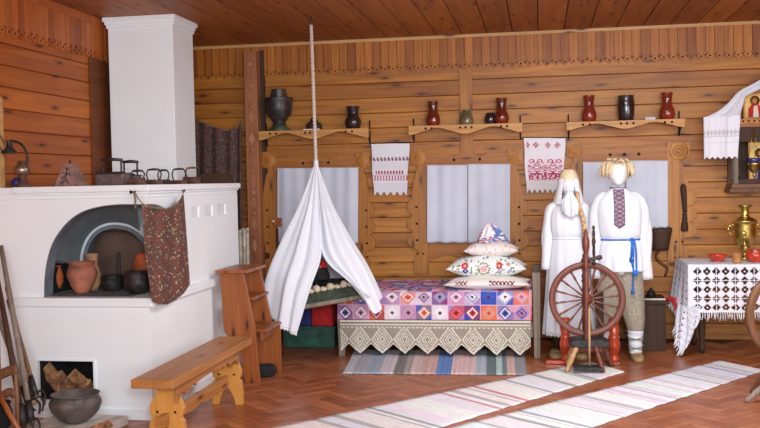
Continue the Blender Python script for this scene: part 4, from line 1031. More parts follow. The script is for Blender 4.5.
# doll
dx_ = P(321.5, 275, Y=7.82); root2 = thing('cradle_doll', (dx_.x, 7.82, ctr.z+.2), 'small rag doll with red kerchief and black dress sitting in the cradle', 'doll')
hz = P(322, 267, Y=7.82).z
b = MB(); b.lathe([(.07, 0), (.075, .03), (.055, .09), (.03, .13), (.02, .15)], (dx_.x, 7.82, ctr.z+.2)); b.tube([(dx_.x-.02, 7.88, hz-.07), (dx_.x-.06, 7.86, hz-.12), (dx_.x-.05, 7.84, hz-.17)], .016, 8); b.tube([(dx_.x+.02, 7.88, hz-.07), (dx_.x+.06, 7.86, hz-.12), (dx_.x+.06, 7.84, hz-.17)], .016, 8); b.build('dress', 'blackcl', root2)
b = MB(); b.ball((dx_.x, 7.82, hz), (.026, .048, .028)); b.build('face', 'flesh', root2)
b = MB(); b.ball((dx_.x, 7.82, hz+.008), (.052, .044, .055)); b.lathe([(.05, -.05), (.035, -.02), (.01, 0)], (dx_.x, 7.82, hz-.01)); b.build('kerchief', 'redf', root2)
# canopy cloth: control lines from the rope outwards, going round from the front-left edge to the front-right edge
def cl(*pts): return [P(x, y, Y=Y_) for x, y, Y_ in pts]
ctrl = [cl((316, 163, 7.96), (319, 213, 7.86), (321.5, 254, 7.74), (310, 290, 7.66), (297, 333, 7.60)),
        cl((316, 163, 7.965), (311, 210, 7.84), (303, 258, 7.70), (293, 290, 7.62), (287, 329, 7.58)),
        cl((315.5, 163, 7.97), (306, 205, 7.86), (292, 245, 7.74), (280, 278, 7.66), (274, 318, 7.62)),
        cl((315, 163, 7.975), (300, 205, 7.90), (283, 240, 7.84), (270, 272, 7.78), (260, 305, 7.74)),
        cl((315, 163, 7.98), (303, 205, 8.02), (292, 240, 8.10), (282, 270, 8.18), (276, 300, 8.22)),
        cl((315.5, 163, 7.985), (314, 205, 8.10), (310, 240, 8.24), (308, 270, 8.36), (308, 296, 8.40)),
        cl((316.5, 163, 7.985), (322, 205, 8.10), (332, 240, 8.24), (342, 270, 8.36), (352, 292, 8.40)),
        cl((317, 163, 7.98), (329, 205, 8.02), (345, 238, 8.08), (360, 268, 8.12), (374, 290, 8.14)),
        cl((317, 163, 7.975), (333, 205, 7.90), (350, 236, 7.86), (367, 266, 7.82), (382, 300, 7.80)),
        cl((316.8, 163, 7.97), (327, 208, 7.85), (343, 250, 7.74), (362, 284, 7.70), (376, 314, 7.70)),
        cl((316.5, 163, 7.965), (322, 212, 7.85), (329, 254, 7.74), (352, 282, 7.70), (366, 303, 7.70)),
        cl((316, 163, 7.96), (319.3, 213, 7.855), (322.5, 254, 7.735), (343, 277, 7.69), (371, 296, 7.68))]
cc = [smooth_path(c_, 10) for c_ in ctrl]
def f(u, v):
    t = u*(len(cc)-1); i = min(int(t), len(cc)-2); t -= i
    k = v*(len(cc[0])-1); j = min(int(k), len(cc[0])-2); k -= j
    g = lambda c_: c_[j].lerp(c_[j+1], k)
    p0, p1, p2, p3 = g(cc[max(i-1, 0)]), g(cc[i]), g(cc[i+1]), g(cc[min(i+2, len(cc)-1)])
    p = 0.5*((2*p1)+(p2-p0)*t+(2*p0-5*p1+4*p2-p3)*t*t+(3*p1-p0-3*p2+p3)*t**3)
    ax_ = Vector((KX, KY, p.z)); d = p-ax_; d.z = 0; d = d.normalized() if d.length > 1e-4 else Vector((0, -1, 0))
    fold = (.015*math.sin(u*58)+.010*math.sin(u*97+2)+.018*nz(u*9, v*2.5, 3))*min(1, v*2.5)
    if u < .01 or u > .99: fold = 0
    return p+d*fold
b = MB(); b.sheet(f, 180, 90)
can = b.build('cradle_canopy', 'cotton', solid=.003); tag(can, 'white cotton canopy hanging from a rope over the cradle', 'canopy')
# lace edging on the left hem
b = MB(); pts = [f(u/400*.37, 1.0) for u in range(0, 401)]
def fl_(u, v):
    p = pts[min(int(u*400), 400)]; return p+Vector((0, -.002, -.022*v*(1 if int(u*60) % 2 else .55)))
b.sheet(fl_, 300, 2); b.build('lace_hem', 'lace_w', can)
b = MB(); q_ = apex+Vector((0, 0, .02)); b.lathe([(.012, 0), (.022, .012), (.020, .05), (.012, .06)], (apex.x, KY, apex.z-.03), n=14); b.build('tied_neck', 'cotton', can)
# ------------------------------------------------------------------ towels on the wall
def towel(name, corners, colf, label, nu=60, nv=90, Y=WY-.03, teeth=6, fold=None):
    (x0, y0), (x1, y1), (x2, y2), (x3, y3) = corners      # tl, tr, br, bl
    a, b_, c_, d_ = P(x0, y0, Y=Y), P(x1, y1, Y=Y), P(x2, y2, Y=Y), P(x3, y3, Y=Y)
    def f(u, v):
        p = a.lerp(b_, u).lerp(d_.lerp(c_, u), v); return Vector((p.x+.004*math.sin(v*9), Y-.006*math.sin(u*5+v*2)-.004*nz(u*4, v*4, 2), p.z))
    def g(u, v):
        if v > .93 and abs(((u*teeth) % 1)-.5)*2 < (v-.93)/.07*.9 : return None
        return colf(u, v)
    b = MB(); b.sheet(f, nu, nv, g); o = b.build(name, 'cloth_p', solid=.003); tag(o, label, 'towel')
    r = MB(); r.tube([a+Vector((-.01, .006, .002)), b_+Vector((.01, .006, .002))], .006, 8); r.build('hanging_rod', 'hookm', o)
    return o
W_ = (234, 234, 242)
def mix3(a, b, t): return tuple(int(x*(1-t)+y*t) for x, y in zip(a, b))
def t1(u, v):
    red, gr, pk = (168, 70, 96), (130, 116, 120), (214, 130, 160)
    if .24 < v < .30 and abs(((u*10) % 1)-.5) < (v-.24)/.06*.35: return gr
    if .30 < v < .335 and (int(u*30) % 3): return mix3(red, gr, .5)
    if .52 < v < .585 and (u*12) % 1 < .62 and (v*60) % 1 < .7 and .1 < u < .92: return red
    if .595 < v < .612: return pk
    if .62 < v < .70 and (u*12+.5) % 1 < .62 and abs(((u*12+.5) % 1)-.31) < .32-(v-.62)*2.2: return red
    if .70 < v < .715: return pk
    if v > .75: return (214, 212, 220) if (int(u*40)+int(v*60)) % 2 else W_
    if .34 < v < .5: return (226, 226, 234)
    return W_
towel('embroidered_towel', ((371, 144), (409.5, 143), (406.5, 195.5), (374, 195.5)), t1, 'small white towel with thin red and grey embroidered bands between two windows', teeth=5)
bmp = ["..##....##......##....##..", ".#..#..#..#....#..#..#..#.", ".#.##..##.#....#.##..##.#.", "..#...##...#..#...##...#..", ".....#..#........#..#.....", "##..#.##.#..##..#.##.#..##", "#.#..#..#..#..#..#..#..#.#", ".#.##....##.##.##....##.#.",
       "..#..####..#..#..####..#..", "#...#....#..##..#....#...#", ".##..####..#..#..####..##.", "#.....##....##....##.....#", ".##########.##.##########.", "#.#.##.##.#.##.#.##.##.#.#", "####..##..####..##..######", "#..#.####.#..##.#.####.#..", "####..##..####.###.##..###", "#.#.#.#.#.#.#.#.#.#.#.#.#."]
def t2(u, v):
    red = (176, 60, 96)
    if .06 < v < .20:
        for (x, r) in ((.09, .05), (.28, .085), (.57, .07), (.80, .085)):
            dx, dy = abs(u-x), abs(v-.13); q_ = dx/r+dy/.065
            if q_ < 1 and (int(u*46)+int(v*50)) % 3: return red
    if .38 < v < .77 and .08 < u < .96:
        r_ = int((v-.38)/.39*len(bmp)); c_ = int((u-.08)/.88*26)
        if bmp[r_][c_] == '#': return red
        return (240, 222, 234)
    if v >= .78:
        return (206, 204, 206) if (int(u*36)+int(v*50)) % 2 == 0 else (232, 230, 232)
    return (238, 234, 242)
towel('embroidered_towel', ((523.5, 138), (565.5, 138), (563, 193), (526.5, 193)), t2, 'white towel with bold red cross-stitch figures and lace hem beside the middle window', nu=84, nv=110, teeth=7)
# ================================================================== MANNEQUINS
def loft(rings, n=64, folds=None, power=2.0, steps=6):
    """rings (z,cx,cy,rx,ry) from bottom to top -> MB sheet, open ends"""
    R_ = [Vector(r[:3]) for r in rings]; W2 = [Vector((r[3], r[4], 0)) for r in rings]
    pa = smooth_path(R_, steps); pb = smooth_path(W2, steps); m = len(pa)
    def f(u, v):
        k = v*(m-1); j = min(int(k), m-2); k -= j
        c = pa[j].lerp(pa[j+1], k); w2 = pb[j].lerp(pb[j+1], k); a = u*2*PI
        ca_, sa_ = math.cos(a), math.sin(a)
        e = 2/power; x = abs(ca_)**e*(1 if ca_ > 0 else -1); y = abs(sa_)**e*(1 if sa_ > 0 else -1)
        q_ = 1+(folds(a, v, c.x) if folds else 0)
        return Vector((c.y+w2.x*x*q_, c.z+w2.y*y*q_, c.x))
    return f, m
def closed_sheet(b, f, nu, nv, mi=0, col=None):
    vs_ = [f(i/nu, j/nv) for j in range(nv+1) for i in range(nu)]
    fs_ = [(j*nu+i, j*nu+(i+1) % nu, (j+1)*nu+(i+1) % nu, (j+1)*nu+i) for j in range(nv) for i in range(nu)]
    b.add(vs_, fs_, mi, True, col)
def limb_sleeve(pts, rs, seed, amp=.05, n=28):
    path = smooth_path(pts, 6); rr = smooth_path([(r, 0, 0) for r in rs], 6); b = MB(); m = len(path); vs_ = []; prev = None
    for i, p in enumerate(path):
        d = (path[min(i+1, m-1)]-path[max(i-1, 0)]).normalized(); e1 = Vector((0, 1, 0)); e1 = (e1-d*e1.dot(d)).normalized(); e2 = d.cross(e1)
        for k in range(n):
            a = 2*PI*k/n; q_ = 1+amp*(.6*math.sin(a*5+seed+i*.08)+nz(math.cos(a)*1.5, math.sin(a)*1.5+seed, i*.22))
            vs_.append(p+(e1*math.cos(a)*.9+e2*math.sin(a))*rr[i].x*q_)
    fs_ = [(i*n+k, i*n+(k+1) % n, (i+1)*n+(k+1) % n, (i+1)*n+k) for i in range(m-1) for k in range(n)]
    fs_.append(tuple((m-1)*n+k for k in range(n-1, -1, -1)))
    b.add(vs_, fs_, 0, True); return b
def bodymesh(cx, cy, zf, headc, headr, shoulder_z, shw, hip_z, legs, arms, root, mat='head'):
    b = MB()
    b.ball(headc, headr, n=24, m=18)
    hx, hy, hz_ = headc
    b.ball((hx, hy-headr[1]*.55, hz_-headr[2]*.42), (headr[0]*.62, headr[1]*.5, headr[2]*.5))
    b.ball((hx, hy-headr[1]*.98, hz_-headr[2]*.12), (headr[0]*.13, headr[1]*.16, headr[2]*.22))
    b.tube([(hx, hy+.01, hz_-headr[2]*.5), (hx, hy+.015, shoulder_z+.02), (hx, hy+.02, shoulder_z-.05)], [.052, .055, .09], 16)
    f, m = loft([(hip_z-.08, cx, cy, .13, .10), (hip_z, cx, cy, .155, .115), (hip_z+.2, cx, cy, .13, .095), (shoulder_z-.22, cx, cy, shw*.8, .115), (shoulder_z-.07, cx, cy, shw*.86, .10), (shoulder_z, cx, cy+.01, .07, .06)])
    vs_ = [f(i/28, j/24) for j in range(25) for i in range(28)]
    fs_ = [(j*28+i, j*28+(i+1) % 28, (j+1)*28+(i+1) % 28, (j+1)*28+i) for j in range(24) for i in range(28)]+[tuple(range(27, -1, -1)), tuple(24*28+i for i in range(28))]
    b.add(vs_, fs_, 0, True)
    for pts, rs in legs+arms: b.tube(smooth_path(pts, 5), [v.x for v in smooth_path([(r, 0, 0) for r in rs], 5)], 14)
    return b.build('body', mat, root, remesh=.012)
# ---- man
MY = 8.36
mx = PX(620, 240, MY); mz = lambda py: P(620, py, Y=MY).z
man = thing('mannequin', (mx, MY, 0), 'faceless white mannequin with straw hair, white embroidered shirt and blue belt', 'mannequin')
hx = PX(618, 175, MY); hz_ = mz(174)
fz = 0
LXa, RXa = PX(606, 340, MY), PX(635.5, 340, MY)
sz = mz(192)
bodymesh(mx, MY, 0, (hx, MY, hz_), (.078, .095, .115), sz, .19, mz(265),
         [([(mx-.09, MY, mz(262)), (LXa, MY, .52), (LXa, MY+.01, .12), (LXa, MY-.02, .05)], [.085, .06, .042, .045]), ([(mx+.09, MY, mz(262)), (RXa, MY, .52), (RXa, MY+.01, .12), (RXa, MY-.02, .05)], [.085, .06, .042, .045])],
         [([(mx-.17, MY, sz-.06), (mx-.235, MY, sz-.35), (mx-.24, MY-.05, sz-.62)], [.05, .04, .03]), ([(mx+.17, MY, sz-.06), (mx+.235, MY, sz-.35), (PX(650, 272, MY-.05)-.03, MY-.05, mz(270))], [.05, .04, .03])], man)
# hair: a full bob of straw strands
b = MB(); rnd = random.Random(4)
b.ball((hx-.002, MY+.03, hz_+.035), (.112, .108, .108), nz=.12, fr=5)
for k in range(230):
    a = rnd.uniform(0, 2*PI)
    if -PI/2-.75 < a-(2*PI if a > PI else 0) < -PI/2+.75 and rnd.random() < .96: face = True
    else: face = False
    if face and rnd.random() < .6: continue
    d = Vector((math.cos(a), math.sin(a), 0)); L_ = rnd.uniform(.07, .115) if not face else rnd.uniform(.004, .014)
    top = Vector((hx, MY+.02, hz_+.128+rnd.uniform(-.014, .006)))
    mid = top+d*rnd.uniform(.085, .115)+Vector((0, 0, (-.005 if face else -.035)+rnd.uniform(-.01, .01))); end = mid+d*rnd.uniform(.005, .04)+Vector((rnd.uniform(-.012, .012), rnd.uniform(-.01, .01), -L_))
    b.tube(smooth_path([top+d*.01, mid, (mid+end)/2+d*.012, end], 4), [.006, .008, .009, .010, .010, .010, .011, .011, .010, .009, .007, .005, .003], 5)
b.build('straw_hair', 'hair', man)
# shirt
zh = mz(270.5); bz = mz(239)
def fm(a, v, z):
    lo = max(0, (bz-z)/(bz-zh)); up2 = max(0, (z-bz)/(sz-bz))
    return .035*math.sin(a*11+1)*lo+.02*math.sin(a*17)*lo+.022*math.sin(a*9+z*6)*(1-up2)+.03*nz(math.cos(a)*2, math.sin(a)*2, z*4)-.03*math.exp(-((z-bz)/.03)**2)
rings = [(zh, mx-.005, MY, .205, .150), (zh+.12, mx-.005, MY, .200, .148), (bz-.03, mx, MY, .182, .135), (bz, mx, MY, .172, .128), (bz+.05, mx, MY, .186, .138), (bz+.18, mx-.003, MY, .200, .142), (sz-.14, mx-.005, MY, .200, .138), (sz-.06, mx-.005, MY+.005, .182, .115), (sz-.01, mx-.01, MY+.01, .125, .092), (sz+.025, hx, MY+.01, .072, .072), (sz+.045, hx, MY+.01, .064, .066)]
f, m = loft(rings, folds=fm, power=2.25); b = MB(); closed_sheet(b, f, 96, 110); shirt = b.build('shirt', 'cotton', man, solid=.003)
shf = f
for sgn, pts in ((-1, [(mx-.08, MY, sz-.055), (mx-.145, MY, sz-.065), (mx-.195, MY-.005, sz-.18), (mx-.205, MY-.01, sz-.40), (mx-.21, MY-.04, mz(278))]), (1, [(mx+.07, MY, sz-.055), (mx+.135, MY, sz-.065), (mx+.19, MY-.005, sz-.18), (PX(643, 240, MY), MY-.01, sz-.42), (PX(647.5, 276, MY), MY-.04, mz(279))])):
    limb_sleeve(pts, [.050, .060, .060, .056, .044], sgn*3).build('sleeve', 'cotton', man)
# embroidered placket on the chest
pz0, pz1 = mz(189), mz(228); pxa, pxb = PX(614, 205, MY-.14), PX(625, 205, MY-.14)
def surf(x, z):                                            # front surface of shirt at x,z
    best = None
    for i in range(40, 57):
        pass
    return 0
def shirt_y(x, z):
    lo_, hi_ = 0, 1
    for _ in range(18):
        m_ = (lo_+hi_)/2
        if shf(.75, m_).z < z: lo_ = m_
        else: hi_ = m_
    v = lo_; lo_, hi_ = .55, .95
    for _ in range(18):
        m_ = (lo_+hi_)/2
        if shf(m_, v).x < x: lo_ = m_
        else: hi_ = m_
    return shf(lo_, v).y
def pc(u, v):
    a = abs(u-.5)*2
    if v > .90 and a > (1-v)/.10: return None
    if a > .84: return (70, 60, 74)
    t = (v*9) % 1
    if abs(a-abs(t-.5)*1.7) < .20: return (104, 62, 82)
    if a < .16 and abs(t-.5) < .2: return (60, 54, 84)
    return (178, 164, 176) if (int(u*12)+int(v*44)) % 2 else (124, 108, 130)
b = MB(); b.sheet(lambda u, v: (lambda x, z: Vector((x, shirt_y(x, z)-.006, z)))(pxa+(pxb-pxa)*u, pz0+(pz1-pz0)*v), 18, 66, pc); b.build('embroidered_placket', 'cloth_p', shirt, solid=.003)
b = MB(); pts = [shf(k/40, .955)+Vector((0, 0, .0)) for k in range(40)]; c_ = sum(pts, Vector())/40
b.tube([p+(p-c_)*.06 for p in pts], .005, 6, closed=True); b.build('collar_trim', plain('slate_blue_trim', (84, 88, 120), .9), shirt)
# belt with tassels
b = MB(); vb = None
lo_, hi_ = 0, 1
for _ in range(20):
    m_ = (lo_+hi_)/2
    if shf(.75, m_).z < bz: lo_ = m_
    else: hi_ = m_
pts = [shf(k/60, lo_) for k in range(60)]; c_ = sum(pts, Vector())/60
pts = [p+(p-c_)*.035 for p in pts]; b.tube(pts, .007, 8, closed=True)
kx = PX(632, 240, MY-.14); ky = shirt_y(kx, bz)-.015
b.ball((kx, ky, bz), (.022, .016, .018))
for (x1, y1, x2, y2, x3, y3) in ((632, 240, 631, 258, 634.5, 273), (633, 240, 633.5, 262, 633, 291), (631, 240, 633, 250, 631, 259), (634, 240, 636, 250, 636.5, 272)):
    A, B, C = P(x1, y1, Y=ky), P(x2, y2, Y=ky-.015), P(x3, y3, Y=ky-.02)
    b.tube(smooth_path([A, B, C]), .0075, 6)
    b.tube([C+Vector((0, 0, .02)), C, C-Vector((0, 0, .025))], [.008, .014, .016], 8)
b.build('tasselled_belt', 'blue', man)
# trousers
cr_z = mz(290); ank = mz(330)
def ft(sd): return lambda a, v, z: .05*math.sin(a*7+sd)*(1-v)*.6+.06*nz(math.cos(a)*2+sd, math.sin(a)*2, z*9)
for sd, x_t, x_b in ((1, mx-.085, LXa-.0), (2, mx+.085, RXa)):
    f, m = loft([(ank-.01, x_b, MY, .058, .058), (ank+.03, x_b, MY, .075, .075), (ank+.16, (x_t+x_b)/2, MY, .098, .098), (cr_z, x_t, MY, .112, .115), (zh+.10, x_t*.8+mx*.2, MY, .112, .12)], folds=ft(sd)); b = MB(); closed_sheet(b, f, 48, 60); b.build('trouser_leg', 'linen', man, solid=.003)
# leg wraps, cords and bast shoes
def bast_shoe(x, y, root, L_=.25, W2=.052, nm='bast_shoe'):
    b = MB(); nu, nv = 24, 16; vs_ = []; fs_ = []
    for i in range(nu+1):
        t = i/nu; yy = y+.07-L_*t; w2 = W2*(.75+.35*math.sin(min(1, t*1.15)*PI*.9))*(1 if t < .9 else (1-(t-.9)*4)); h = (.062 if t < .45 else .062-.02*(t-.45)/.55)
        if t > .94: w2 *= .8; h *= .8
        for k in range(nv+1):
            a = PI*k/nv; vs_.append((x+w2*math.cos(a), yy, .001+max(0, math.sin(a))**.6*h*(1+.05*math.sin(k*3+i*3))))
    for i in range(nu):
        for k in range(nv): a_ = i*(nv+1)+k; fs_.append((a_, a_+1, a_+nv+2, a_+nv+1))
    fs_ += [tuple(range(nv+1)), tuple(nu*(nv+1)+k for k in range(nv, -1, -1))]
    fs_ += [(i*(nv+1), (i+1)*(nv+1), (i+1)*(nv+1)+nv, i*(nv+1)+nv) for i in range(nu)]
    b.add(vs_, fs_, 0, True)
    for t in (.55, .68, .8): b.tube([(x-W2*.9, y+.07-L_*t, .02), (x-W2*.5, y+.07-L_*t, .052), (x, y+.06-L_*t, .062), (x+W2*.5, y+.07-L_*t, .052), (x+W2*.9, y+.07-L_*t, .02)], .006, 6)
    return b.build(nm, 'bast', root)
for x in (LXa, RXa):
    f, m = loft([(.05, x, MY, .052, .055), (.12, x, MY, .055, .055), (.22, x, MY, .064, .064), (ank+.0, x, MY, .068, .068)], folds=lambda a, v, z: .03*math.sin(z*120+a)); b = MB(); closed_sheet(b, f, 32, 60); wr = b.build('leg_wrap', 'cotton', man, solid=.003)
    b = MB()
    for sg in (1, -1):
        b.tube([(x+.071*(.86+.14*t/40)*math.cos(sg*t/40*PI*4+PI/2), MY+.071*(.86+.14*t/40)*math.sin(sg*t/40*PI*4+PI/2), .06+(ank-.09)*t/40) for t in range(41)], .004, 6)
    b.build('crossed_cord', 'cord', wr)
    bast_shoe(x+.01, MY+.0, man)
# ---- woman
GY = 8.48
wx = PX(568, 240, GY); wz = lambda py: P(568, py, Y=GY).z
wom = thing('mannequin', (wx, GY, 0), 'faceless white mannequin with white kerchief, blond braid and long white dress', 'mannequin')
wh = PX(568.5, 185, GY); wsz = wz(203)
f1, f2 = PX(557, 350, GY), PX(581, 350, GY)
bodymesh(wx, GY, 0, (wh, GY, wz(185)), (.072, .088, .108), wsz, .165, wz(270), [], [([(wx-.14, GY, wsz-.05), (wx-.20, GY, wsz-.3), (PX(547, 265, GY), GY-.06, wz(266))], [.045, .036, .026]), ([(wx+.14, GY, wsz-.05), (wx+.19, GY, wsz-.3), (wx+.2, GY-.06, wz(266))], [.045, .036, .026])], wom)
b = MB()
for x in (f1, f2): b.tube([(x, GY+.02, .04), (x, GY+.02, .25), (x, GY+.02, .45)], [.036, .045, .05], 12)
b.build('shaded_legs', 'darkwood', wom)  # legs coloured dark for the shade under the dress hem
zh2 = wz(331); waist = wz(238)
def fw(a, v, z):
    lo = max(0, min(1, (waist-z)/(waist-zh2)))
    return .035*math.sin(a*12+1)*lo**.6+.02*math.sin(a*19+2)*lo+.012*math.sin(a*14)*(1-lo)+.03*nz(math.cos(a)*2, math.sin(a)*2, z*3)
rings = [(zh2, wx+.005, GY, .235, .20), (zh2+.25, wx+.003, GY, .215, .185), (zh2+.5, wx, GY, .190, .165), (waist-.04, wx, GY, .155, .13), (waist, wx, GY, .142, .118), (waist+.05, wx, GY, .156, .13), (wsz-.16, wx, GY, .165, .130), (wsz-.06, wx, GY, .148, .108), (wsz-.01, wx, GY+.01, .10, .085), (wsz+.02, wh, GY+.01, .062, .062)]
f, m = loft(rings, folds=fw, power=2.1); b = MB(); closed_sheet(b, f, 110, 130); dress = b.build('dress', 'cotton', wom, solid=.003)
b = MB(); pts = [f(k/220, 0) for k in range(221)]
b.sheet(lambda u, v: pts[min(int(u*220), 220)]+Vector((0, 0, -.028*v*(1 if int(u*110) % 2 else .45))), 220, 2); b.build('lace_hem', 'lace_w', dress)
for sgn, pts in ((-1, [(wx-.07, GY, wsz-.04), (wx-.135, GY, wsz-.05), (wx-.165, GY, wsz-.18), (PX(548, 240, GY), GY-.02, wz(240)), (PX(545.5, 268, GY), GY-.05, wz(269))]), (1, [(wx+.07, GY, wsz-.04), (wx+.135, GY, wsz-.05), (wx+.155, GY, wsz-.18), (wx+.16, GY-.02, wz(240)), (wx+.155, GY-.05, wz(269))])):
    limb_sleeve(pts, [.032, .052, .052, .048, .036], sgn*5).build('sleeve', 'cotton', wom)
b = MB(); rnd = random.Random(9); b.ball((wh, GY+.012, wz(181)), (.083, .092, .105), nz=.08, fr=5)
for k in range(80):
    a = rnd.uniform(PI*1.05, PI*1.95); d = Vector((math.cos(a), math.sin(a)*.95, 0)); t_ = Vector((wh, GY+.01, wz(181)+.104))
    b.tube(smooth_path([t_, t_+d*.05+Vector((0, 0, -.012)), t_+d*.086+Vector((0, .012, -.075))], 4), .006, 5)
b.build('blond_hair', 'hair', wom)
# kerchief: over the crown and sides, crossing under the chin, ends hanging
kz_ = wz(185)
def kf(u, v):                                              # u round the back from one cheek to the other, v from crown down
    a = -PI/2+.62+u*(2*PI-1.24); d = Vector((math.cos(a), math.sin(a), 0)); fr_ = max(0, -math.sin(a))
    r = .100*math.sin(min(1, v*2)*PI/2)**.7+(.045*max(0, v-.5)*2*(1-fr_*.6)); z = kz_+.108*math.cos(min(1, v*2)*PI/2)+(-.17*max(0, v-.5)*2)
    return Vector((wh+d.x*r*(.96+.02*math.sin(a*9)*v), GY+.015+d.y*r, z-.004*fr_))
b = MB()
def kfilter(u, v):
    a = -PI/2+.62+u*(2*PI-1.24); return None if (-math.sin(a) > .25 and v < .30) else (238, 239, 244)
b.sheet(kf, 70, 40, kfilter); b.build('white_kerchief', 'cloth_p', wom, solid=.004)
b = MB(); Yf = GY-.115
def ps(x, y, dy=0): return P(x, y, Y=Yf+dy)
outl = [(562, 196), (566, 193), (571, 193), (576, 197), (578, 208), (577, 217), (573, 219), (567, 216), (562, 208)]
def tailf(u, v):
    x0_ = 562.5-1.0*math.sin(v*3); x1_ = 576+2.5*math.sin(v*2.2); yy = 191+27*v-(abs(u-.55)*9)*v*v; w_ = .35+.65*min(1, v*2.5); xm_ = 569.5; x_ = xm_+(x0_+(x1_-x0_)*u-xm_)*w_
    return P(x_, yy, Y=Yf-.045+.012*math.cos(u*14)-.02*math.sin(v*PI))
b.sheet(tailf, 24, 30); b.ball((wh, Yf-.0, wz(193)), (.035, .028, .026), nz=.2); b.build('kerchief_tails', 'cotton', wom, solid=.004)
b = MB(); pts = [P(577, 192, Y=GY-.10), P(578.5, 204, Y=GY-.15), P(582, 215, Y=GY-.155), P(584, 226, Y=GY-.15), P(585, 238, Y=GY-.15)]
pp = smooth_path(pts, 16); rad = [.016+.005*abs(math.sin(i*.75)) for i in range(len(pp))]; b.tube(pp, rad, 10)
b.build('braid', plain('orange_blond_braid', (206, 156, 112), .8, var=.3, scale=70), wom)
b = MB(); pts = [f(k/60, .0) for k in range(60)]
lo_, hi_ = 0, 1
for _ in range(20):
    m_ = (lo_+hi_)/2
    if f(.75, m_).z < waist: lo_ = m_
    else: hi_ = m_
pts = [f(k/60, lo_) for k in range(60)]; c_ = sum(pts, Vector())/60; b.tube([p+(p-c_)*.03 for p in pts], .010, 8, closed=True); b.build('white_belt', 'cotton', wom)
bast_shoe(f1-.01, GY-.02, wom, .26, .06); bast_shoe(f2, GY-.02, wom, .26, .06)
# ================================================================== SPINNING WHEELS
def turned(b, p0, p1, prof, n=14):
    p0, p1 = Vector(p0), Vector(p1); L_ = (p1-p0).length; b.lathe([(r, t*L_) for t, r in prof], p0, p1-p0, n)
def spinning_wheel(loc, ang, label, mats, R_=.315, hc=.58, legs=None):
    rim_m, post_m, base_m, leg_ms = mats
    M4 = Matrix.Translation(loc) @ Matrix.Rotation(ang, 4, 'Z'); root = thing('spinning_wheel', loc, label, 'spinning wheel')
    wl = None
    b = MB(M4); N = 64; prof = [(R_, -.018), (R_, .018), (R_-.010, .022), (R_-.046, .022), (R_-.053, .014), (R_-.053, -.014), (R_-.046, -.022), (R_-.012, -.022)]
    vs_ = []; fs_ = []; n_ = len(prof)
    for k in range(N):
        a = 2*PI*k/N
        for r, y in prof: vs_.append((r*math.cos(a), y, hc+r*math.sin(a)))
    for k in range(N):
        for i in range(n_): fs_.append((k*n_+i, k*n_+(i+1) % n_, ((k+1) % N)*n_+(i+1) % n_, ((k+1) % N)*n_+i))
    b.add(vs_, fs_, 0, True); wl = b.build('rim', rim_m, root)
    for k in range(16):
        a = 2*PI*k/16+.12; b = MB(M4); d = Vector((math.cos(a), 0, math.sin(a)))
        c_ = Vector((0, 0, hc)); turned(b, c_+d*.03, c_+d*(R_-.035), [(0, .006), (.1, .006), (.2, .009), (.35, .007), (.55, .006), (.7, .010), (.82, .007), (.88, .011), (.94, .007), (1, .007)], 8); b.build('spoke', rim_m if k % 3 else post_m, root)
    b = MB(M4); b.lathe([(.018, -.05), (.022, -.04), (.045, -.03), (.048, 0), (.045, .03), (.022, .04), (.018, .05)], (0, 0, hc), (0, 1, 0), 20); b.tube([(0, -.10, hc), (0, .10, hc)], .008, 8); b.tube([(0, -.10, hc), (.0, -.105, hc-.05), (0, -.12, hc-.055)], .006, 6); b.build('hub', post_m, root)
    P_ = [(0, .020), (.04, .024), (.08, .017), (.14, .022), (.30, .025), (.38, .019), (.42, .026), (.46, .019), (.50, .023), (.62, .021), (.66, .016), (.68, .028), (.71, .018), (.74, .026), (.78, .014), (.80, .020), (.84, .030), (.90, .032), (.93, .024), (.955, .014), (.975, .018), (1, .008)]
    for y in (-.075, .075):
        b = MB(M4); turned(b, (-.012, y, .22), (-.012, y, 1.16 if y < 0 else .95), P_, 16); b.build('upright_post', post_m, root)
    b = MB(M4); turned(b, (.055, -.05, .86), (.055, -.05, 1.19), [(0, .010), (.1, .014), (.2, .010), (.3, .013), (.5, .010), (.6, .018), (.7, .010), (.8, .014), (.9, .008), (.95, .014), (1, .005)], 10); turned(b, (-.02, -.05, .90), (.12, -.05, .93), [(0, .012), (.3, .018), (.6, .012), (.8, .022), (1, .016)], 10); b.tube([(.055, -.10, 1.02), (.055, .06, 1.02)], .007, 8); b.build('flyer_spindle', M['handle'], root)
    b = MB(M4); b.prism([(-.15, .20), (-.11, .19), (.13, .19), (.17, .20), (.17, .235), (.10, .255), (-.10, .25), (-.15, .235)], 'Y', -.12, .12); b.build('stock_table', base_m, root, bevel=.008)
    for k, ((xa_, ya_), (xb_2, yb_2)) in enumerate(legs):
        b = MB(M4); turned(b, (xb_2, yb_2, .004), (xa_, ya_, .21), [(0, .014), (.05, .018), (.12, .020), (.2, .014), (.26, .021), (.4, .024), (.6, .022), (.7, .017), (.78, .023), (1, .018)], 12); b.build('leg', leg_ms[k], root)
    b = MB(M4); turned(b, (0.0, -.15, .05), (.005, -.12, hc-.06), [(0, .008), (.5, .010), (1, .008)], 8); b.build('treadle_rod', 'palestick', root)
    b = MB(M4); b.prism([(-.13, .03), (.10, .02), (.10, .045), (-.13, .05)], 'Y', -.22, -.08); b.build('treadle', base_m, root, bevel=.004)
    return root
WYs = 7.86; wxs = PX(587, 300, WYs)
whc = P(587, 300.5, Y=WYs).z
spinning_wheel((wxs, WYs, .0105), 0.05, 'red-brown spinning wheel standing in front of the two mannequins', ('wheelred', 'wheelred', 'iron', ['palestick', 'wheelred', 'wheelred', 'palestick']), .312, whc,
   legs=[((-.09, -.09), (-.19, -.17)), ((.05, -.10), (.105, -.19)), ((.12, .06), (.21, .10)), ((-.10, .08), (-.16, .14))])
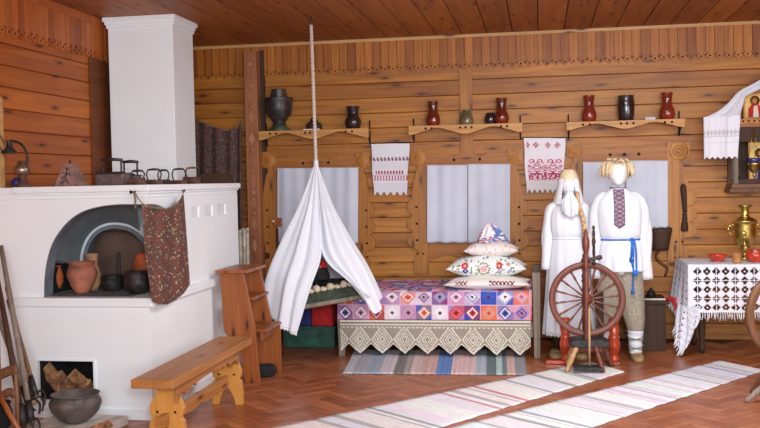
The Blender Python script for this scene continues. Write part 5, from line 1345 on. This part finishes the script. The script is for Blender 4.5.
w2Y = 6.95; w2x = PX(791, 315, w2Y); z2_ = P(760, 314, Y=w2Y).z
ft_ = Matrix.Rotation(-.25, 3, 'Z') @ (P(745, 401, Z=.01)-Vector((w2x, w2Y, 0)))
spinning_wheel((w2x, w2Y, 0), .25, 'weathered grey-brown spinning wheel at the right edge before the lace table', ('woodplain', 'woodplain', 'darkwood', ['greywood', 'woodplain', 'woodplain', 'woodplain']), .33, z2_,
   legs=[((-.12, -.09), (ft_.x, ft_.y)), ((.08, -.09), (.2, -.25)), ((.10, .08), (.2, .22)), ((-.10, .08), (-.2, .2))])
# red turned stand behind the wheel
sY = 8.08; root = thing('turned_stand', (PX(590, 350, sY), sY, 0), 'orange-red lacquered low stand with turned legs behind the spinning wheel', 'stand')
LP = [(0, .034), (.05, .046), (.10, .034), (.16, .030), (.22, .044), (.40, .052), (.52, .040), (.56, .050), (.60, .034), (.78, .046), (.86, .034), (.92, .048), (1, .040)]
xa, xb = PX(565.5, 350, sY), PX(614, 350, sY)
for x in (xa, xb):
    b = MB(); turned(b, (x, sY, .03), (x, sY, .40), LP, 20); b.build('turned_leg', 'redlac', root)
b = MB(); b.box((xa-.17, sY-.03, .0), (xa+.05, sY+.05, .035)); b.build('foot', 'redlac', root, bevel=.008)
b = MB(); b.box((xb-.05, sY-.05, .0), (xb+.05, sY+.05, .035)); b.build('foot', 'redlac_d', root, bevel=.008)
b = MB(); b.box((xa, sY+.0, .10), (xb, sY+.04, .15)); b.build('stretcher', 'redlac_d', root, bevel=.006)
b = MB(); b.box((PX(597, 340, sY), sY-.01, .15), (PX(604, 340, sY), sY+.03, .62)); b.build('dark_slat', 'darkwood', root, bevel=.004)
# ================================================================== right side
# dark bench-chest between mannequin and table
Y0 = 8.72; xa, xb = PX(632, 320, Y0), PX(666, 320, Y0); zt = P(650, 304, Y=Y0).z
root = thing('dark_chest', ((xa+xb)/2, Y0+.25, 0), 'dark grey-brown wooden chest between the embroidered-shirt mannequin and lace table', 'chest')
b = MB(); b.box((xa, Y0, 0), (xb, Y0+.5, zt)); b.build('body', 'darkwood', root, bevel=.006)
b = MB(); b.box((xa-.02, Y0-.02, zt), (xb+.03, Y0+.52, zt+.025)); b.build('lid', 'darkwood', root, bevel=.006)
b = MB(); z = zt+.026; p0 = P(640, 304, Y=Y0+.02); p1 = P(667, 303, Y=Y0+.02)
b.tube([(p0.x, Y0+.05, z+.010), (p1.x, Y0+.05, z+.010)], .010, 8); r_ = tag(b.build('painted_rod', 'lace'), 'pale rod with a red end lying on the dark chest', 'rod')
b = MB(); b.tube([(p1.x-.01, Y0+.05, z+.012), (p1.x+.03, Y0+.04, z+.018), (p1.x+.075, Y0+.02, z+.015)], [.010, .022, .016], 8); b.tube([(p1.x+.05, Y0+.03, z+.01), (p1.x+.07, Y0-.0, z-.03), (p1.x+.06, Y0-.03, z-.08)], [.014, .018, .006], 8); b.build('red_end', 'redf', r_)
# dark jagged basket on the wall and small iron below
Yb_ = WY-.02; a = [(649, 227), (655, 226), (661, 228), (666, 227), (671, 228)]
root = thing('wall_basket', (PX(661, 240, Yb_), Yb_, P(661, 240, Y=Yb_).z), 'dark ragged-rimmed bark basket hanging right of the embroidered-shirt mannequin', 'basket')
c0 = P(660, 250, Y=WY-.11); top = P(660, 228, Y=WY-.11); hgt = top.z-c0.z
b = MB(); n_ = 30; vs_ = []
for j in range(7):
    v = j/6
    for k in range(n_):
        a_ = 2*PI*k/n_; r = (.075+.04*v); z = c0.z+hgt*v+(.014*math.sin(k*2.6)+.008*math.sin(k*4.1) if j == 6 else 0)
        vs_.append((c0.x+r*math.cos(a_), WY-.115+r*.8*math.sin(a_), z))
b.add(vs_, [(j*n_+k, j*n_+(k+1) % n_, (j+1)*n_+(k+1) % n_, (j+1)*n_+k) for j in range(6) for k in range(n_)]+[tuple(range(n_-1, -1, -1))], 0, True); b.build('basket_body', 'darkwood', root, solid=.006)
b = MB(); b.tube(smooth_path([P(659, 250, Y=WY-.1), P(656, 257, Y=WY-.05), P(662, 264, Y=WY-.02), P(667, 268, Y=WY-.015), P(665, 276, Y=WY-.015)]), [.014]*24+[.010], 8); b.build('hanging_strap', 'woodplain', root)
b = MB(); q_ = P(651, 289, Y=9.0); b.lathe([(.035, 0), (.04, .01), (.04, .04), (.03, .06), (.012, .075), (.012, .09)], (q_.x, 9.0, zt+.026)); tag(b.build('small_iron_weight', 'hookm'), 'small black iron weight at the back of the dark chest', 'weight')
# flail on the wall
root = thing('wall_flail', (PX(686, 207, WY), WY-.03, P(686, 231, Y=WY).z), 'dark wooden flail-like tool hanging on the wall by the right window', 'tool')
b = MB(); A, B = P(683, 184, Y=WY-.04), P(685, 212, Y=WY-.04); turned(b, B, A, [(0, .018), (.1, .022), (.5, .026), (.85, .030), (.95, .024), (1, .012)], 12); b.build('handle', 'darkwood', root)
b = MB(); C, D = P(685, 211, Y=WY-.04), P(684.5, 231, Y=WY-.04); turned(b, D, C, [(0, .034), (.1, .036), (.45, .030), (.5, .020), (.56, .026), (1, .016)], 12); b.build('head', 'darkwood', root)
b = MB(); b.tube(smooth_path([P(683, 186, Y=WY-.04), P(681, 180, Y=WY-.02), P(684, 178, Y=WY-.002)]), .005, 6); b.build('loop', 'hookm', root)
for px, py in ((674, 256), (679, 256)):
    q_ = P(px, py, Y=WY); b = MB(); b.tube(smooth_path([(q_.x, WY-.002, q_.z), (q_.x, WY-.03, q_.z-.005), (q_.x+.01, WY-.04, q_.z-.025), (q_.x+.015, WY-.03, q_.z-.035)]), .006, 6)
    tag(b.build('wall_hook', 'hookm'), 'small black iron hook on the wall left of the lace table', 'hook', 'iron hooks by the table')
# ---- table with lace cloth
TY0, TY1 = 8.52, 9.20; TX0 = PX(688, 290, TY0); TX1 = 2.55; tz_ = P(720, 265, Y=TY0).z
root = thing('dining_table', ((TX0+TX1)/2, (TY0+TY1)/2, 0), 'dark wooden table under the white crocheted cloth at the right', 'table')
b = MB(); b.box((TX0+.01, TY0+.01, tz_-.04), (TX1, TY1, tz_-.006)); b.build('tabletop', 'woodplain', root, bevel=.003)
for x in (TX0+.10, TX1-.16):
    for y in (TY0+.10, TY1-.16):
        b = MB(); b.box((x, y, .45), (x+.07, y+.07, tz_-.04)); turned(b, (x+.035, y+.035, 0), (x+.035, y+.035, .46), [(0, .022), (.1, .030), (.2, .022), (.5, .034), (.85, .026), (1, .036)], 12); b.build('leg', 'darkwood', root)
b = MB(); b.box((TX0+.06, TY0+.08, tz_-.13), (TX1-.05, TY0+.10, tz_-.04)); b.build('apron', 'darkwood', root)
fz0 = P(720, 313, Y=TY0-.02).z
def lace_cell(x, z, p=.079):
    a_ = abs(((x/p) % 1)-.5); c_ = abs(((z/p) % 1)-.5); r = math.hypot(a_, c_); r2 = math.hypot(.5-a_, .5-c_)
    if r < .35: return (238, 240, 248)
    if r < .40: return (216, 221, 234)
    if min(a_, c_) < .085: return (236, 238, 246)
    if r2 < .10 or min(.5-a_, .5-c_) < .03: return (230, 233, 243)
    return None
def frontf(u, v):
    x = TX0+(TX1-TX0)*u; return Vector((x, TY0-.012-.012*math.sin(x*23)*v-.012*v, tz_+.003-(tz_-fz0)*v))
b = MB(); nu_ = int((TX1-TX0)/.0075); nv_ = int((tz_-fz0)/.0075)
b.sheet(frontf, nu_, nv_, lambda u, v: (236, 238, 246) if v < .05 or v > .95 or (TX1-TX0)*u < .03 else lace_cell((TX1-TX0)*u, (tz_-fz0)*v+.02))
b.sheet(lambda u, v: Vector((TX0+(TX1-TX0)*u, TY0-.012+(TY1-TY0+.012)*v, tz_+.003+.002*math.sin(u*60)*math.sin(v*20))), 60, 20, lambda u, v: (234, 236, 244) if (int(u*60)+int(v*20)) % 2 else (222, 226, 236))
def sidef(u, v):                                          # left side, hanging with folds; u back->front
    y = TY1+(TY0-.012-TY1)*u; return Vector((TX0-(.045*v+.012+.022*math.sin(u*22)*v)*min(1, (1-u)*5), y, tz_+.003-(tz_-fz0)*v*1.0))
b.sheet(sidef, 80, 50, lambda u, v: None if (int(u*80) % 8 in (3, 4) and int(v*50) % 8 in (3, 4)) else ((228, 231, 242) if (int(u*40)+int(v*25)) % 3 else (208, 213, 228)))
cloth = b.build('lace_tablecloth', 'cloth_p', solid=.0025); tag(cloth, 'white crocheted lace tablecloth with fringe draped over the right-hand table', 'tablecloth')
# corner point hanging low
cl_ = [[(TX0+.10, TY0-.02, fz0+.06), (TX0+.075, TY0-.03, .30), (TX0+.03, TY0-.05, .22)], [(TX0+.02, TY0-.045, fz0+.06), (TX0+.02, TY0-.06, .25), (TX0-.045, TY0-.07, .045)], [(TX0-.035, TY0+.0, fz0+.06), (TX0-.06, TY0-.01, .24), (TX0-.085, TY0-.04, .03)], [(TX0-.06, TY0+.12, fz0+.06), (TX0-.09, TY0+.08, .30), (TX0-.10, TY0+.03, .16)], [(TX0-.05, TY0+.25, fz0+.06), (TX0-.07, TY0+.20, .32), (TX0-.09, TY0+.16, .27)]]
cs_ = [smooth_path(c_, 8) for c_ in cl_]
def cf(u, v):
    t = u*(len(cs_)-1); i = min(int(t), len(cs_)-2); t -= i; k = v*(len(cs_[0])-1); j = min(int(k), len(cs_[0])-2); k -= j
    return cs_[i][j].lerp(cs_[i][j+1], k).lerp(cs_[i+1][j].lerp(cs_[i+1][j+1], k), t)+Vector((.010*math.sin(u*30+v*4), .006*math.sin(u*22), 0))
b = MB(); b.sheet(cf, 50, 50, lambda u, v: None if (int(u*50) % 7 == 3 and int(v*50) % 6 in (2, 3)) else ((230, 233, 243) if (int(u*25)+int(v*25)) % 3 else (208, 213, 228))); b.build('corner_drape', 'cloth_p', cloth, solid=.0025)
b = MB(); rnd = random.Random(2); x = TX0+.06
while x < TX1:
    p = frontf((x-TX0)/(TX1-TX0), 1.0); l_ = rnd.uniform(.045, .075); b.tube([p+Vector((0, 0, .004)), p+Vector((rnd.uniform(-.006, .006), -.004, -l_*.5)), p+Vector((rnd.uniform(-.010, .010), 0, -l_))], [.004, .006, .005], 5); x += .019
b.build('fringe', 'lace_w', cloth); b = MB()
for k in range(26):
    v_ = k/26; p = sidef(v_*.7, 1.0); b.tube([p, p+Vector((-.004, 0, -.03)), p+Vector((rnd.uniform(-.01, .0), 0, -.06))], [.004, .006, .005], 5)
b.build('fringe', 'lace_w', cloth); b = MB()
for k in range(24):
    p = cf(k/24, 1.0); b.tube([p+Vector((0, 0, .01)), p+Vector((-.012, -.004, -.012)), p+Vector((-.022, 0, max(-.03, .006-p.z)))], [.005, .006, .004], 5)
b.build('fringe', 'lace_w', cloth)
TT = tz_+.0065
def tabpot(name, cx, Y, prof, mat, label, cat):
    s = S(cx, 260, Y); return pot(name, cx, Y, TT, s, prof, mat, label, cat)
tabpot('clay_bowl', 717, 8.80, [(4, 0), (5, .8), (8, 3), (9.5, 6), (9.8, 7)], 'orangebowl', 'small orange-red glazed bowl at the left of the table top', 'bowl')
tabpot('birch_cup', 736.5, 8.66, [(4.2, 0), (4.4, 1), (4.2, 6), (4.7, 9.6)], 'tancup', 'small tan cup in front of the brass samovar', 'cup')
tabpot('clay_bowl', 754.5, 8.72, [(5, 0), (6, 1), (9, 4), (9, 9), (7.5, 11), (8, 12)], 'orangebowl', 'orange-red lidded bowl right of the tan cup on the table', 'bowl')
# samovar
sYm = 8.98; s = S(745, 240, sYm); sx_ = PX(745, 235, sYm); zb_ = TT
root = thing('brass_samovar', (sx_, sYm, zb_), 'polished brass samovar standing on the lace tablecloth', 'samovar')
hs = (P(745, 205, Y=sYm).z-zb_)/s; k_ = hs/56
def sp_(b, prof, n=32): b.lathe([(r*s, h*s*k_) for r, h in prof], (sx_, sYm, zb_+.0005), n=n)
b = MB(); sp_(b, [(7, 0), (7, 2), (5.5, 3), (3.2, 5), (3, 8), (5, 11), (4, 13), (4.5, 14)]); b.build('foot', 'brass', root)
b = MB(); sp_(b, [(4.5, 14), (8, 16), (10, 19), (10.6, 27), (10.9, 36), (11.2, 38), (11.9, 38.8), (11.9, 40), (10, 41), (8, 42.5), (5, 43.5)]); b.build('body', 'brass', root)
b = MB(); sp_(b, [(5, 43.5), (5.2, 44.5), (3.8, 45.5), (4.2, 48), (3.6, 51), (4.5, 53), (6.6, 54.5), (7, 55.5), (6.2, 56)]); b.build('crown', 'brass', root)
for sg in (-1, 1):
    b = MB(); X_ = lambda q_: sx_+sg*q_*s; Z_ = lambda q_: zb_+q_*s*k_
    b.tube(smooth_path([(X_(10.5), sYm, Z_(36)), (X_(14.5), sYm, Z_(35)), (X_(16), sYm, Z_(31)), (X_(14.5), sYm, Z_(27)), (X_(12.5), sYm, Z_(26))]), .007, 8)
    turned(b, (X_(15.8), sYm, Z_(28.5)), (X_(15.8), sYm, Z_(34)), [(0, .010), (.5, .016), (1, .010)], 10); b.build('handle', 'brass', root)
b = MB(); b.tube(smooth_path([(sx_-.03, sYm-.09, zb_+20*s*k_), (sx_-.035, sYm-.15, zb_+20*s*k_), (sx_-.037, sYm-.165, zb_+16*s*k_)]), [.011]*7+[.009]*5+[.008], 8); b.tube([(sx_-.035, sYm-.14, zb_+20*s*k_), (sx_-.035, sYm-.14, zb_+27*s*k_)], .006, 8); b.ball((sx_-.035, sYm-.14, zb_+28*s*k_), (.022, .008, .018)); b.build('tap', 'brass', root)
# ---- icon shelf, icons and towel
iY = WY-.28; x0 = PX(733, 150, iY); z0 = P(740, 192, Y=iY).z; z1 = P(740, 127, Y=iY).z; x1 = x0+.62
root = thing('icon_case', ((x0+x1)/2, WY-.15, z0), 'weathered dark wooden icon case on the wall above the samovar', 'icon case')
b = MB(); b.box((x0, WY-.04, z0), (x1, WY-.001, z1)); b.build('back_panel', 'darkwood', root)
b = MB(); b.box((x0-.03, iY-.02, z0-.005), (x1+.03, WY-.001, z0+.035)); b.box((x0-.015, iY-.01, z0+.035), (x1+.015, WY-.001, z0+.075)); b.build('base_moulding', 'woodplain', root, bevel=.005)
b = MB(); b.box((x0, iY, z1-.14), (x1, iY+.03, z1)); b.build('front_frame', 'darkwood', root, bevel=.004); b = MB(); b.box((x0, iY, z0+.075), (x1, iY+.03, z0+.12)); b.build('front_frame', 'darkwood', root, bevel=.004)
for x in (x0, x1-.05):
    b = MB(); turned(b, (x+.025, iY+.005, z0+.075), (x+.025, iY+.005, z1-.10), [(0, .028), (.06, .028), (.1, .018), (.2, .026), (.5, .024), (.8, .026), (.9, .018), (.94, .028), (1, .028)], 14); b.build('turned_column', 'greywood', root)
for x in (x0, x1-.02):
    b = MB(); b.box((x, iY+.03, z0+.075), (x+.02, WY-.04, z1)); b.build('side_panel', 'greywood', root)
# carved shelf edge on top
b = MB(); pts = [(x0-.02, z1+.075)]; N = 40
for k in range(N+1): pts.append((x0-.02+(x1-x0+.04)*k/N, z1+.018+.014*abs(math.sin(k/N*PI*6))))
pts.append((x1+.02, z1+.075)); b.prism(pts, 'Y', iY-.015, iY+.005); b.box((x0-.01, iY+.005, z1+.055), (x1+.01, WY-.001, z1+.075)); b.box((x0, iY+.01, z1), (x1, WY-.001, z1+.055))
for k in range(12): b.lathe([(.010, 0), (.010, .002)], (x0+.04+(x1-x0-.08)*k/11, iY-.015, z1+.052), (0, -1, 0), 8, 1)
b.build('carved_cornice', ['casing_h', 'hole'], root)
z2 = z1+.076
def icon(name, xa_, xb_2, za, zb2, Y, tilt, label, robe, robe2):
    root = thing(name, ((xa_+xb_2)/2, Y, za), label, 'icon')
    M4 = Matrix.Translation(((xa_+xb_2)/2, Y, za)) @ Matrix.Rotation(-tilt, 4, 'X'); w_ = (xb_2-xa_)/2; h = zb2-za
    b = MB(M4); b.box((-w_, 0, 0), (w_, .02, h)); b.build('icon_panel', 'gold', root, bevel=.003)
    b = MB(M4)
    for a_, c_ in (((-w_, -.006, 0), (w_, 0, .012)), ((-w_, -.006, h-.012), (w_, 0, h)), ((-w_, -.006, .012), (-w_+.012, 0, h-.012)), ((w_-.012, -.006, .012), (w_, 0, h-.012))): b.box(a_, c_)
    b.build('icon_border', 'casing', root)
    b = MB(M4); b.prism([(-w_*.6, .014), (-w_*.55, h*.4), (-w_*.25, h*.58), (w_*.25, h*.58), (w_*.55, h*.4), (w_*.6, .014)], 'Y', -.004, 0); b.build('painted_robe', robe, root)
    b = MB(M4); b.prism([(-w_*.2, .014), (-w_*.1, h*.5), (w_*.2, h*.52), (w_*.3, .014)], 'Y', -.006, -.004); b.build('painted_garment', robe2, root)
    b = MB(M4); b.lathe([(w_*.42, 0), (w_*.42, .002)], (0, 0, h*.72), (0, -1, 0), 24); b.build('halo', 'brass', root)
    b = MB(M4); b.lathe([(w_*.2, 0), (w_*.2, .002)], (0, -.003, h*.70), (0, -1, 0), 20, sy=1.25); b.build('painted_face', 'flesh', root)
icon('small_icon', PX(743.5, 105, iY+.05), PX(767, 105, iY+.05), z2, P(750, 93, Y=iY+.05).z, iY+.05, .1, 'small gilt saint icon standing on top of the icon case', 'redf', 'lace')
icon('inner_icon', PX(748, 150, iY+.16), PX(771, 150, iY+.16), z0+.076, P(755, 141, Y=iY+.16).z, iY+.14, .05, 'icon with gold halo inside the dark icon case', 'glaze_red', 'bluef')
lp = P(754, 160, Y=iY-.04)
root = thing('icon_lamp', (lp.x, iY-.04, lp.z-.15), 'small gold hanging oil lamp with blue glass before the inner icon', 'oil lamp')
b = MB(); s = S(754, 165, iY); b.lathe([(.001, -17*s), (1.2*s, -16*s), (1.5*s, -14.5*s), (1*s, -13*s), (3*s, -11.5*s), (5.5*s, -8*s), (6*s, -5*s), (7.5*s, -3.5*s), (6.5*s, -3*s)], (lp.x, iY-.04, lp.z), n=20); b.build('lamp_body', 'brass', root)
b = MB(); b.lathe([(4.5*s, -3.5*s), (6*s, -1*s), (6.3*s, 2*s), (5.8*s, 2*s)], (lp.x, iY-.04, lp.z), n=20); b.build('glass_cup', 'blueglass', root)
b = MB()
for k in range(3):
    a_ = k*2*PI/3+.5; b.tube([(lp.x+6.6*s*math.cos(a_), iY-.04+6.6*s*math.sin(a_), lp.z-3*s), (lp.x, iY-.04, z1-.01)], .003, 6)
b.build('chain', 'brass', root)
# long towel draped over the icons
tY = iY-.05
def tw(u, v):
    e = v > .93 and abs(((u*6) % 1)-.5)*2 < (v-.93)/.07
    if e: return None
    if .30 < v < .46: return (196, 200, 206) if abs(((u*9+v*0) % 1)-.5)*.16 > abs(v-.38) else (228, 232, 242)
    if .30 < v < .31 or .46 < v < .475 or .60 < v < .61: return (200, 204, 212)
    if v > .8: return (226, 229, 236) if (int(u*36)+int(v*50)) % 2 else (238, 240, 246)
    return (234, 237, 246)
a_, b_, c_, d_ = P(703.5, 117, Y=tY), P(740.5, 115, Y=tY), P(737.5, 159, Y=tY), P(704, 160, Y=tY)
b = MB(); b.sheet(lambda u, v: (lambda p: Vector((p.x, tY-.008*math.sin(u*14)-.006*math.sin(u*25), p.z)))(a_.lerp(b_, u).lerp(d_.lerp(c_, u), v)), 72, 96, tw)
o = b.build('draped_towel', 'cloth_p', solid=.003); tag(o, 'long white towel with openwork band draped over the icon case', 'towel')
top_l = [P(704, 117.5, Y=tY), P(716, 112, Y=tY+.02), P(727, 104, Y=tY+.05), P(736, 94, Y=tY+.08), P(742, 89.5, Y=tY+.10), P(751, 85, Y=tY+.12), P(762, 79, Y=tY+.13), P(780, 70, Y=tY+.14)]
bot_l = [P(740, 116, Y=tY), P(740, 115, Y=tY+.0), P(741, 111, Y=tY+.03), P(743, 104, Y=tY+.07), P(745, 97, Y=tY+.09), P(752, 93, Y=tY+.11), P(763, 88, Y=tY+.12), P(780, 82, Y=tY+.13)]
ta, tb = smooth_path(top_l, 8), smooth_path(bot_l, 8)
b = MB(); m_ = len(ta)-1
b.sheet(lambda u, v: ta[min(int(u*m_+.5), m_)].lerp(tb[min(int(u*m_+.5), m_)], v)+Vector((0, -.012*math.sin(v*13+u*3), 0)), m_, 20); b.build('draped_swag', 'cotton', o, solid=.004)
# ================================================================== rugs
def rug(name, pix, stripes, label, z=.006, wig=.004, nl=260, nw=16):
    """pix: four floor pixels: start-left, start-right, end-right, end-left; stripes along the length"""
    a, b_, c_, d_ = [P(x, y, Z=0) for x, y in pix]
    L_ = ((a+b_)/2-(c_+d_)/2).length
    def f(u, v):
        p = a.lerp(d_, u).lerp(b_.lerp(c_, u), v); e = (wig*math.sin(u*70)+wig*.7*math.sin(u*131)) if v in (0, 1) else 0
        dirw = (b_-a).normalized(); return Vector((p.x, p.y, 0))+dirw*e*(1 if v == 1 else -1)+Vector((0, 0, z+.0015*nz(u*40, v*6, 1)))
    b = MB(); b.sheet(f, nl, nw, lambda u, v: stripes(u*L_, v)); return tag(b.build(name, 'rug', solid=.007), label, 'rug')
rnd = random.Random(11)
def stripe_fn(base, cols, seed, wmin=.02, wmax=.14, dens=.5):
    rnd = random.Random(seed); L_ = []; x = 0
    while x < 6:
        w_ = rnd.uniform(wmin*2, wmax*2); L_.append((x, x+w_, tuple(min(255, c+rnd.randint(-8, 8)) for c in base))); x += w_
        if rnd.random() < dens:
            w_ = rnd.uniform(wmin, wmax*.5); L_.append((x, x+w_, rnd.choice(cols))); x += w_
            if rnd.random() < .5: w2 = rnd.uniform(.015, .03); L_.append((x, x+w2, base)); x += w2; w3 = rnd.uniform(.015, .04); L_.append((x, x+w3, rnd.choice(cols))); x += w3
    def f(t, v):
        for a, b_, c in L_:
            if a <= t < b_:
                k = 1+.06*nz(t*60, v*30, seed)+.04*nz(t*170, v*5, seed); return tuple(max(0, min(255, int(q_*k))) for q_ in c)
        return base
    return f
rug('striped_runner', ((624.5, 372.5), (590, 362.5), (268, 430), (352, 455)), stripe_fn((226, 224, 228), [(200, 136, 148), (158, 162, 158), (176, 176, 174), (226, 192, 202), (146, 148, 146)], 5, .03, .13, .7), 'white rag runner with grey and pink stripes under the spinning wheel, reaching the front')
bpy.data.objects['striped_runner'].location.z += 0
rug('striped_runner', ((765, 371), (720, 361.5), (440, 431.5), (520, 452)), stripe_fn((226, 226, 232), [(214, 196, 206), (180, 182, 188), (222, 202, 212), (158, 162, 166)], 8, .02, .12, .7), 'paler white rag runner with thin grey and pink stripes, at front right')
bl_ = [(e_, tuple(min(255, int(x*.85+44)) for x in c_)) for e_, c_ in [(352, (176, 178, 186)), (365, (150, 150, 158)), (380, (136, 150, 172)), (394, (190, 180, 190)), (404, (96, 92, 92)), (411, (140, 136, 132)), (420, (196, 170, 168)), (437, (190, 150, 142)), (452, (62, 104, 172)), (476, (202, 168, 168)), (487, (148, 160, 176)), (497, (66, 90, 96)), (503, (150, 180, 178)), (508, (78, 96, 104)), (516, (188, 152, 140)), (530, (112, 114, 122))]]
def bedrug(t, v):
    px = 343+(527-343)*v
    return (200, 200, 200)
a, b_, c_, d_ = P(343, 374, Z=0), P(527, 375.5, Z=0), P(524, 350, Z=0), P(355, 350, Z=0)
def f(u, v):
    p = a.lerp(b_, u).lerp(d_.lerp(c_, u), v); return Vector((p.x, p.y+(.004*math.sin(u*160) if v in (0, 1) else 0), .006+.0015*nz(u*60, v*9, 2)))
def bc(u, v):
    px = 343+184*u
    col_ = bl_[0][1]; rr = random.Random(int(u*200))
    for k, (e, c) in enumerate(bl_):
        if px < e: col_ = c; break
    else: col_ = bl_[-1][1]
    q_ = 1+.10*nz(u*140, v*30, 1)+rr.uniform(-.06, .06); return tuple(max(0, min(255, int(x*q_))) for x in col_)
b = MB(); b.sheet(f, 300, 20, bc); tag(b.build('striped_runner', 'rug', solid=.007), 'multicoloured striped rag rug with a blue band lying along the bed front', 'rug')
